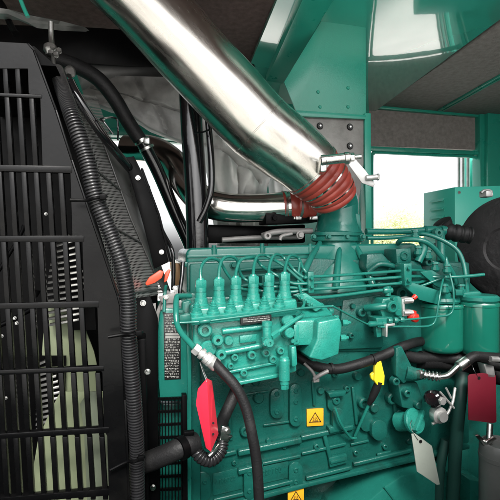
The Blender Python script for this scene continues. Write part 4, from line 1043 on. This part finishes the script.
mb = MB(); mb.tube([P(113, 134, .66), P(104, 122, .655), P(101, 119, .665), P(116, 118, .70), P(118, 130, .70), P(118, 140, .71)], .0016, n=3, seg=8)
tag(build(mb, 'hose_clip', M_gloss), 'small wire clip gripping the thin glossy black tube', 'clip')
bt([(188, 60, .95), (190, 92, .95), (192, 130, .95), (195, 175, .95), (197, 215, .95), (198, 262, .95)], .0245, M_gloss, 'support_post', 'thick upright black post rising from the engine front into the roof', 'post', seg=32)
o = bt([(206, 98, .93), (209, 130, .93), (211.5, 165, .93), (211, 190, .93), (206, 208, .93), (199, 222, .93)], .0072, M_gloss, 'vent_tube', 'thin glossy black tube hugging the right side of the thick black post')
mb = MB(); mb.tube([P(195, 133, .92), P(203, 132, .905), P(209, 130, .915)], .002, n=3); build(mb, 'clip', M_gloss, o)
bt([(148, 186, .9), (152, 208, .9), (163, 232, .88), (172, 250, .86), (173.5, 268, .86), (173, 290, .86)], .0042, M_gloss, 'breather_tube', 'thin black tube dropping beside the bolted strut to the grey bracket', 'tube', seg=12)
bt([(150, 200, 1.0), (153, 215, 1.0), (160, 228, 1.0), (164, 245, 1.0)], .002, M_rub, 'thin_wire', 'very thin black wire against the white gap', 'wire', seg=8)
bt([(183, 262, .86), (182, 276, .85), (180, 292, .84), (181, 300, .84)], .004, M_gloss, 'drain_tube', 'short black tube right at the left end of the valve cover', 'tube', seg=12)
# brackets and orange pieces
mb = MB(); mb.pris([(152, 322), (164, 292), (168, 290), (172, 294), (158, 326)], .06, .066, .0008); mb.pris([(158, 297), (175, 292), (174, 303), (163, 304)], .045, .05, .0008); mb.pris([(148, 305), (156, 303), (156, 318), (149, 318)], .05, .056, .001)
mb.pris([(162, 304), (176, 303), (173, 309), (160, 310)], .05, .09, .001)
br = build(mb, 'mounting_bracket', M_insul); tag(br, 'bright folded steel bracket between the guard and the engine front', 'bracket')
pieces('bolt', M_steel, br, [lambda m, x=x, y=y: m.bolt(x, y, .044, 1.8, .006) for x, y in [(150, 306), (152, 312), (175, 288), (166, 297)]])
mb = MB(); mb.pris([(145, 284), (149, 277.5), (160, 270), (164, 271.5), (162, 278), (155, 283), (147, 286)], .01, .018, .002)
mb.pris([(165, 273), (169, 269), (171, 270), (167, 281), (164, 283)], .02, .028, .002)
tag(build(mb, 'reflector_plate', M_or), 'small orange red plate just left of the engine behind the strut', 'plate')
mb = MB(); mb.pris([(170, 262), (182, 264), (183, 284), (176, 286), (172, 282)], .30, .31, .002)
tag(build(mb, 'tan_plate', M_tan), 'small tan plate in the gap left of the valve cover', 'plate')

# fan and fins behind the guard
fan = thing('radiator_fan', 'pale green nylon fan blades showing through the lower slots', 'fan', E(40, 520, .05))
def blade(rows, v, th, m, name, lab=None):
    """rows: left/right pixel edges down the blade, with depth twist"""
    vs = []; n = 8
    for (xl, xr, y, vl, vr) in rows:
        for i in range(n+1):
            s = i/n; vs.append(E(xl*(1-s)+xr*s, y, v+vl*(1-s)+vr*s-.012*math.sin(math.pi*s)))
    m_ = len(vs); W1 = n+1; fs = []
    for j in range(len(rows)-1):
        for i in range(n): fs.append((j*W1+i, j*W1+i+1, (j+1)*W1+i+1, (j+1)*W1+i))
    bk = [p+V*th for p in vs]; fb = [tuple(x+m_ for x in f[::-1]) for f in fs]
    rim = [i for i in range(W1)]+[j*W1+n for j in range(1, len(rows))]+[(len(rows)-1)*W1+i for i in range(n-1, -1, -1)]+[j*W1 for j in range(len(rows)-2, 0, -1)]
    fr = [(rim[k], rim[k]+m_, rim[(k+1) % len(rim)]+m_, rim[(k+1) % len(rim)]) for k in range(len(rim))]
    mb = MB(); mb.add(vs+bk, fs+fb+fr); return build(mb, name, m, fan, label=lab)
blade([(46, 72, 304, .0, .03), (44, 84, 326, 0, .03), (42, 94, 352, 0, .03), (44, 100, 380, 0, .04), (50, 104, 410, 0, .04), (60, 106, 436, .01, .04)], .02, .004, M_blade, 'blade')
blade([(60, 108, 392, -.01, .02), (48, 106, 416, -.01, .02), (38, 108, 440, -.01, .02), (33, 112, 470, -.01, .02), (34, 116, 520, -.01, .02)], -.0, .004, M_blade, 'blade')
blade([(88, 98, 392, -.02, -.02), (80, 106, 404, -.02, -.02), (84, 112, 430, -.02, -.02), (88, 112, 520, -.02, -.02)], -.005, .004, mat('grey_green_nylon', (.18, .21, .15, 1), .5), 'blade', 'greyer fan blade')
for (x0, y0, x1, y1, n_r, wl, nm) in [(60, 238, 62, 322, 15, 26, 0), (45, 362, 44, 432, 14, 22, 1)]:
    mb = MB()
    for k in range(n_r):
        t = k/(n_r-1); x = x0+(x1-x0)*t; y = y0+(y1-y0)*t
        if nm == 0: xa, xb = x-4-10*math.sin(t*2.2), x+10+14*math.sin(t*2.6)
        else: xa, xb = x-8, x+16*math.sin(.3+t*2.4)
        a, b = E(xa, y+2.5, .0), E(xb, y-3, .0)
        ax = (b-a); mid = (a+b)/2; mb.box(mid, ax*.5, V*.004, (W*.8+V*.4)*.0026, .0006)
    build(mb, 'cooling_fin', M_fin, fan, label='ribbed silver fins')
mb = MB(); mb.pris([(40, 236), (92, 236), (96, 330), (30, 330)], .03, .034, 0); mb.pris([(30, 356), (66, 356), (64, 440), (28, 440)], .014, .018, 0) 
build(mb, 'fin_backing', M_black, fan)
pieces('fan_stay', M_black, fan, [lambda m: m.tube([E(-20, 300, .03), E(18, 240, .03), E(24, 225, .03)], .003, n=2), lambda m: m.tube([E(-10, 330, .04), E(30, 310, .04), E(38, 290, .03)], .004, n=2)])
pieces('bolt', M_alu, fan, [lambda m, x=x, y=y: m.bolt(x, y, .03, 1.2, .006) for x, y in [(32, 264), (15, 318), (17, 323), (2, 336), (6, 398), (46, 214)]])
# shroud: black sheets added to keep the space behind the guard dark
mb = MB()
mb.pris([(-200, 20), (60, 66), (70, 84), (100, 122), (128, 165), (158, 250), (156, 540), (-200, 540)], .16, .17, 0)
mb.pris([(-60, 40), (34, 46), (56, 66), (-60, 60)], VR+.01, .155, 0)
tag(build(mb, 'dark_shroud_backing', M_black), 'black radiator shroud sheets added to darken the space behind the slotted guard', 'shroud')

# ================================================================ light, camera
wd = bpy.data.worlds.new('World'); bpy.context.scene.world = wd; wd.use_nodes = True
nt = wd.node_tree; sky = nt.nodes.new('ShaderNodeTexSky'); sky.sky_type = 'NISHITA'; sky.sun_disc = False
sd_ = Vector((.12, -.76, .74)).normalized()
sky.sun_elevation = math.asin(sd_.z); sky.sun_rotation = math.atan2(sd_.x, sd_.y)
sky.dust_density = 4; sky.air_density = .8; sky.ozone_density = .6
hs_ = nt.nodes.new('ShaderNodeHueSaturation'); hs_.inputs['Saturation'].default_value = .12
nt.links.new(sky.outputs[0], hs_.inputs['Color']); nt.links.new(hs_.outputs[0], nt.nodes['Background'].inputs[0]); nt.nodes['Background'].inputs[1].default_value = .15
sun = bpy.data.lights.new('sun', 'SUN'); sun.energy = 1.3; sun.angle = R(10); sun.color = (1, .96, .9)
so = bpy.data.objects.new('sun', sun); C.objects.link(so); so.rotation_euler = (-sd_).to_track_quat('-Z', 'Y').to_euler(); so.location = (-2, -4, 5)
cam = bpy.data.cameras.new('camera'); cam.sensor_width = 36; cam.lens = 36*F/500; cam.clip_start = .02; cam.clip_end = 500
co = bpy.data.objects.new('camera', cam); C.objects.link(co); co.location = CAM; co.rotation_euler = (R(90), 0, 0)
sc = bpy.context.scene; sc.camera = co
sc.view_settings.view_transform = 'Standard'; sc.view_settings.look = 'None'; sc.view_settings.gamma = 1; sc.view_settings.exposure = 1.35
sc.render.engine = 'CYCLES'; sc.cycles.max_bounces = 8; sc.cycles.diffuse_bounces = 4; sc.cycles.glossy_bounces = 5; sc.cycles.transparent_max_bounces = 16
sc.cycles.use_denoising = True
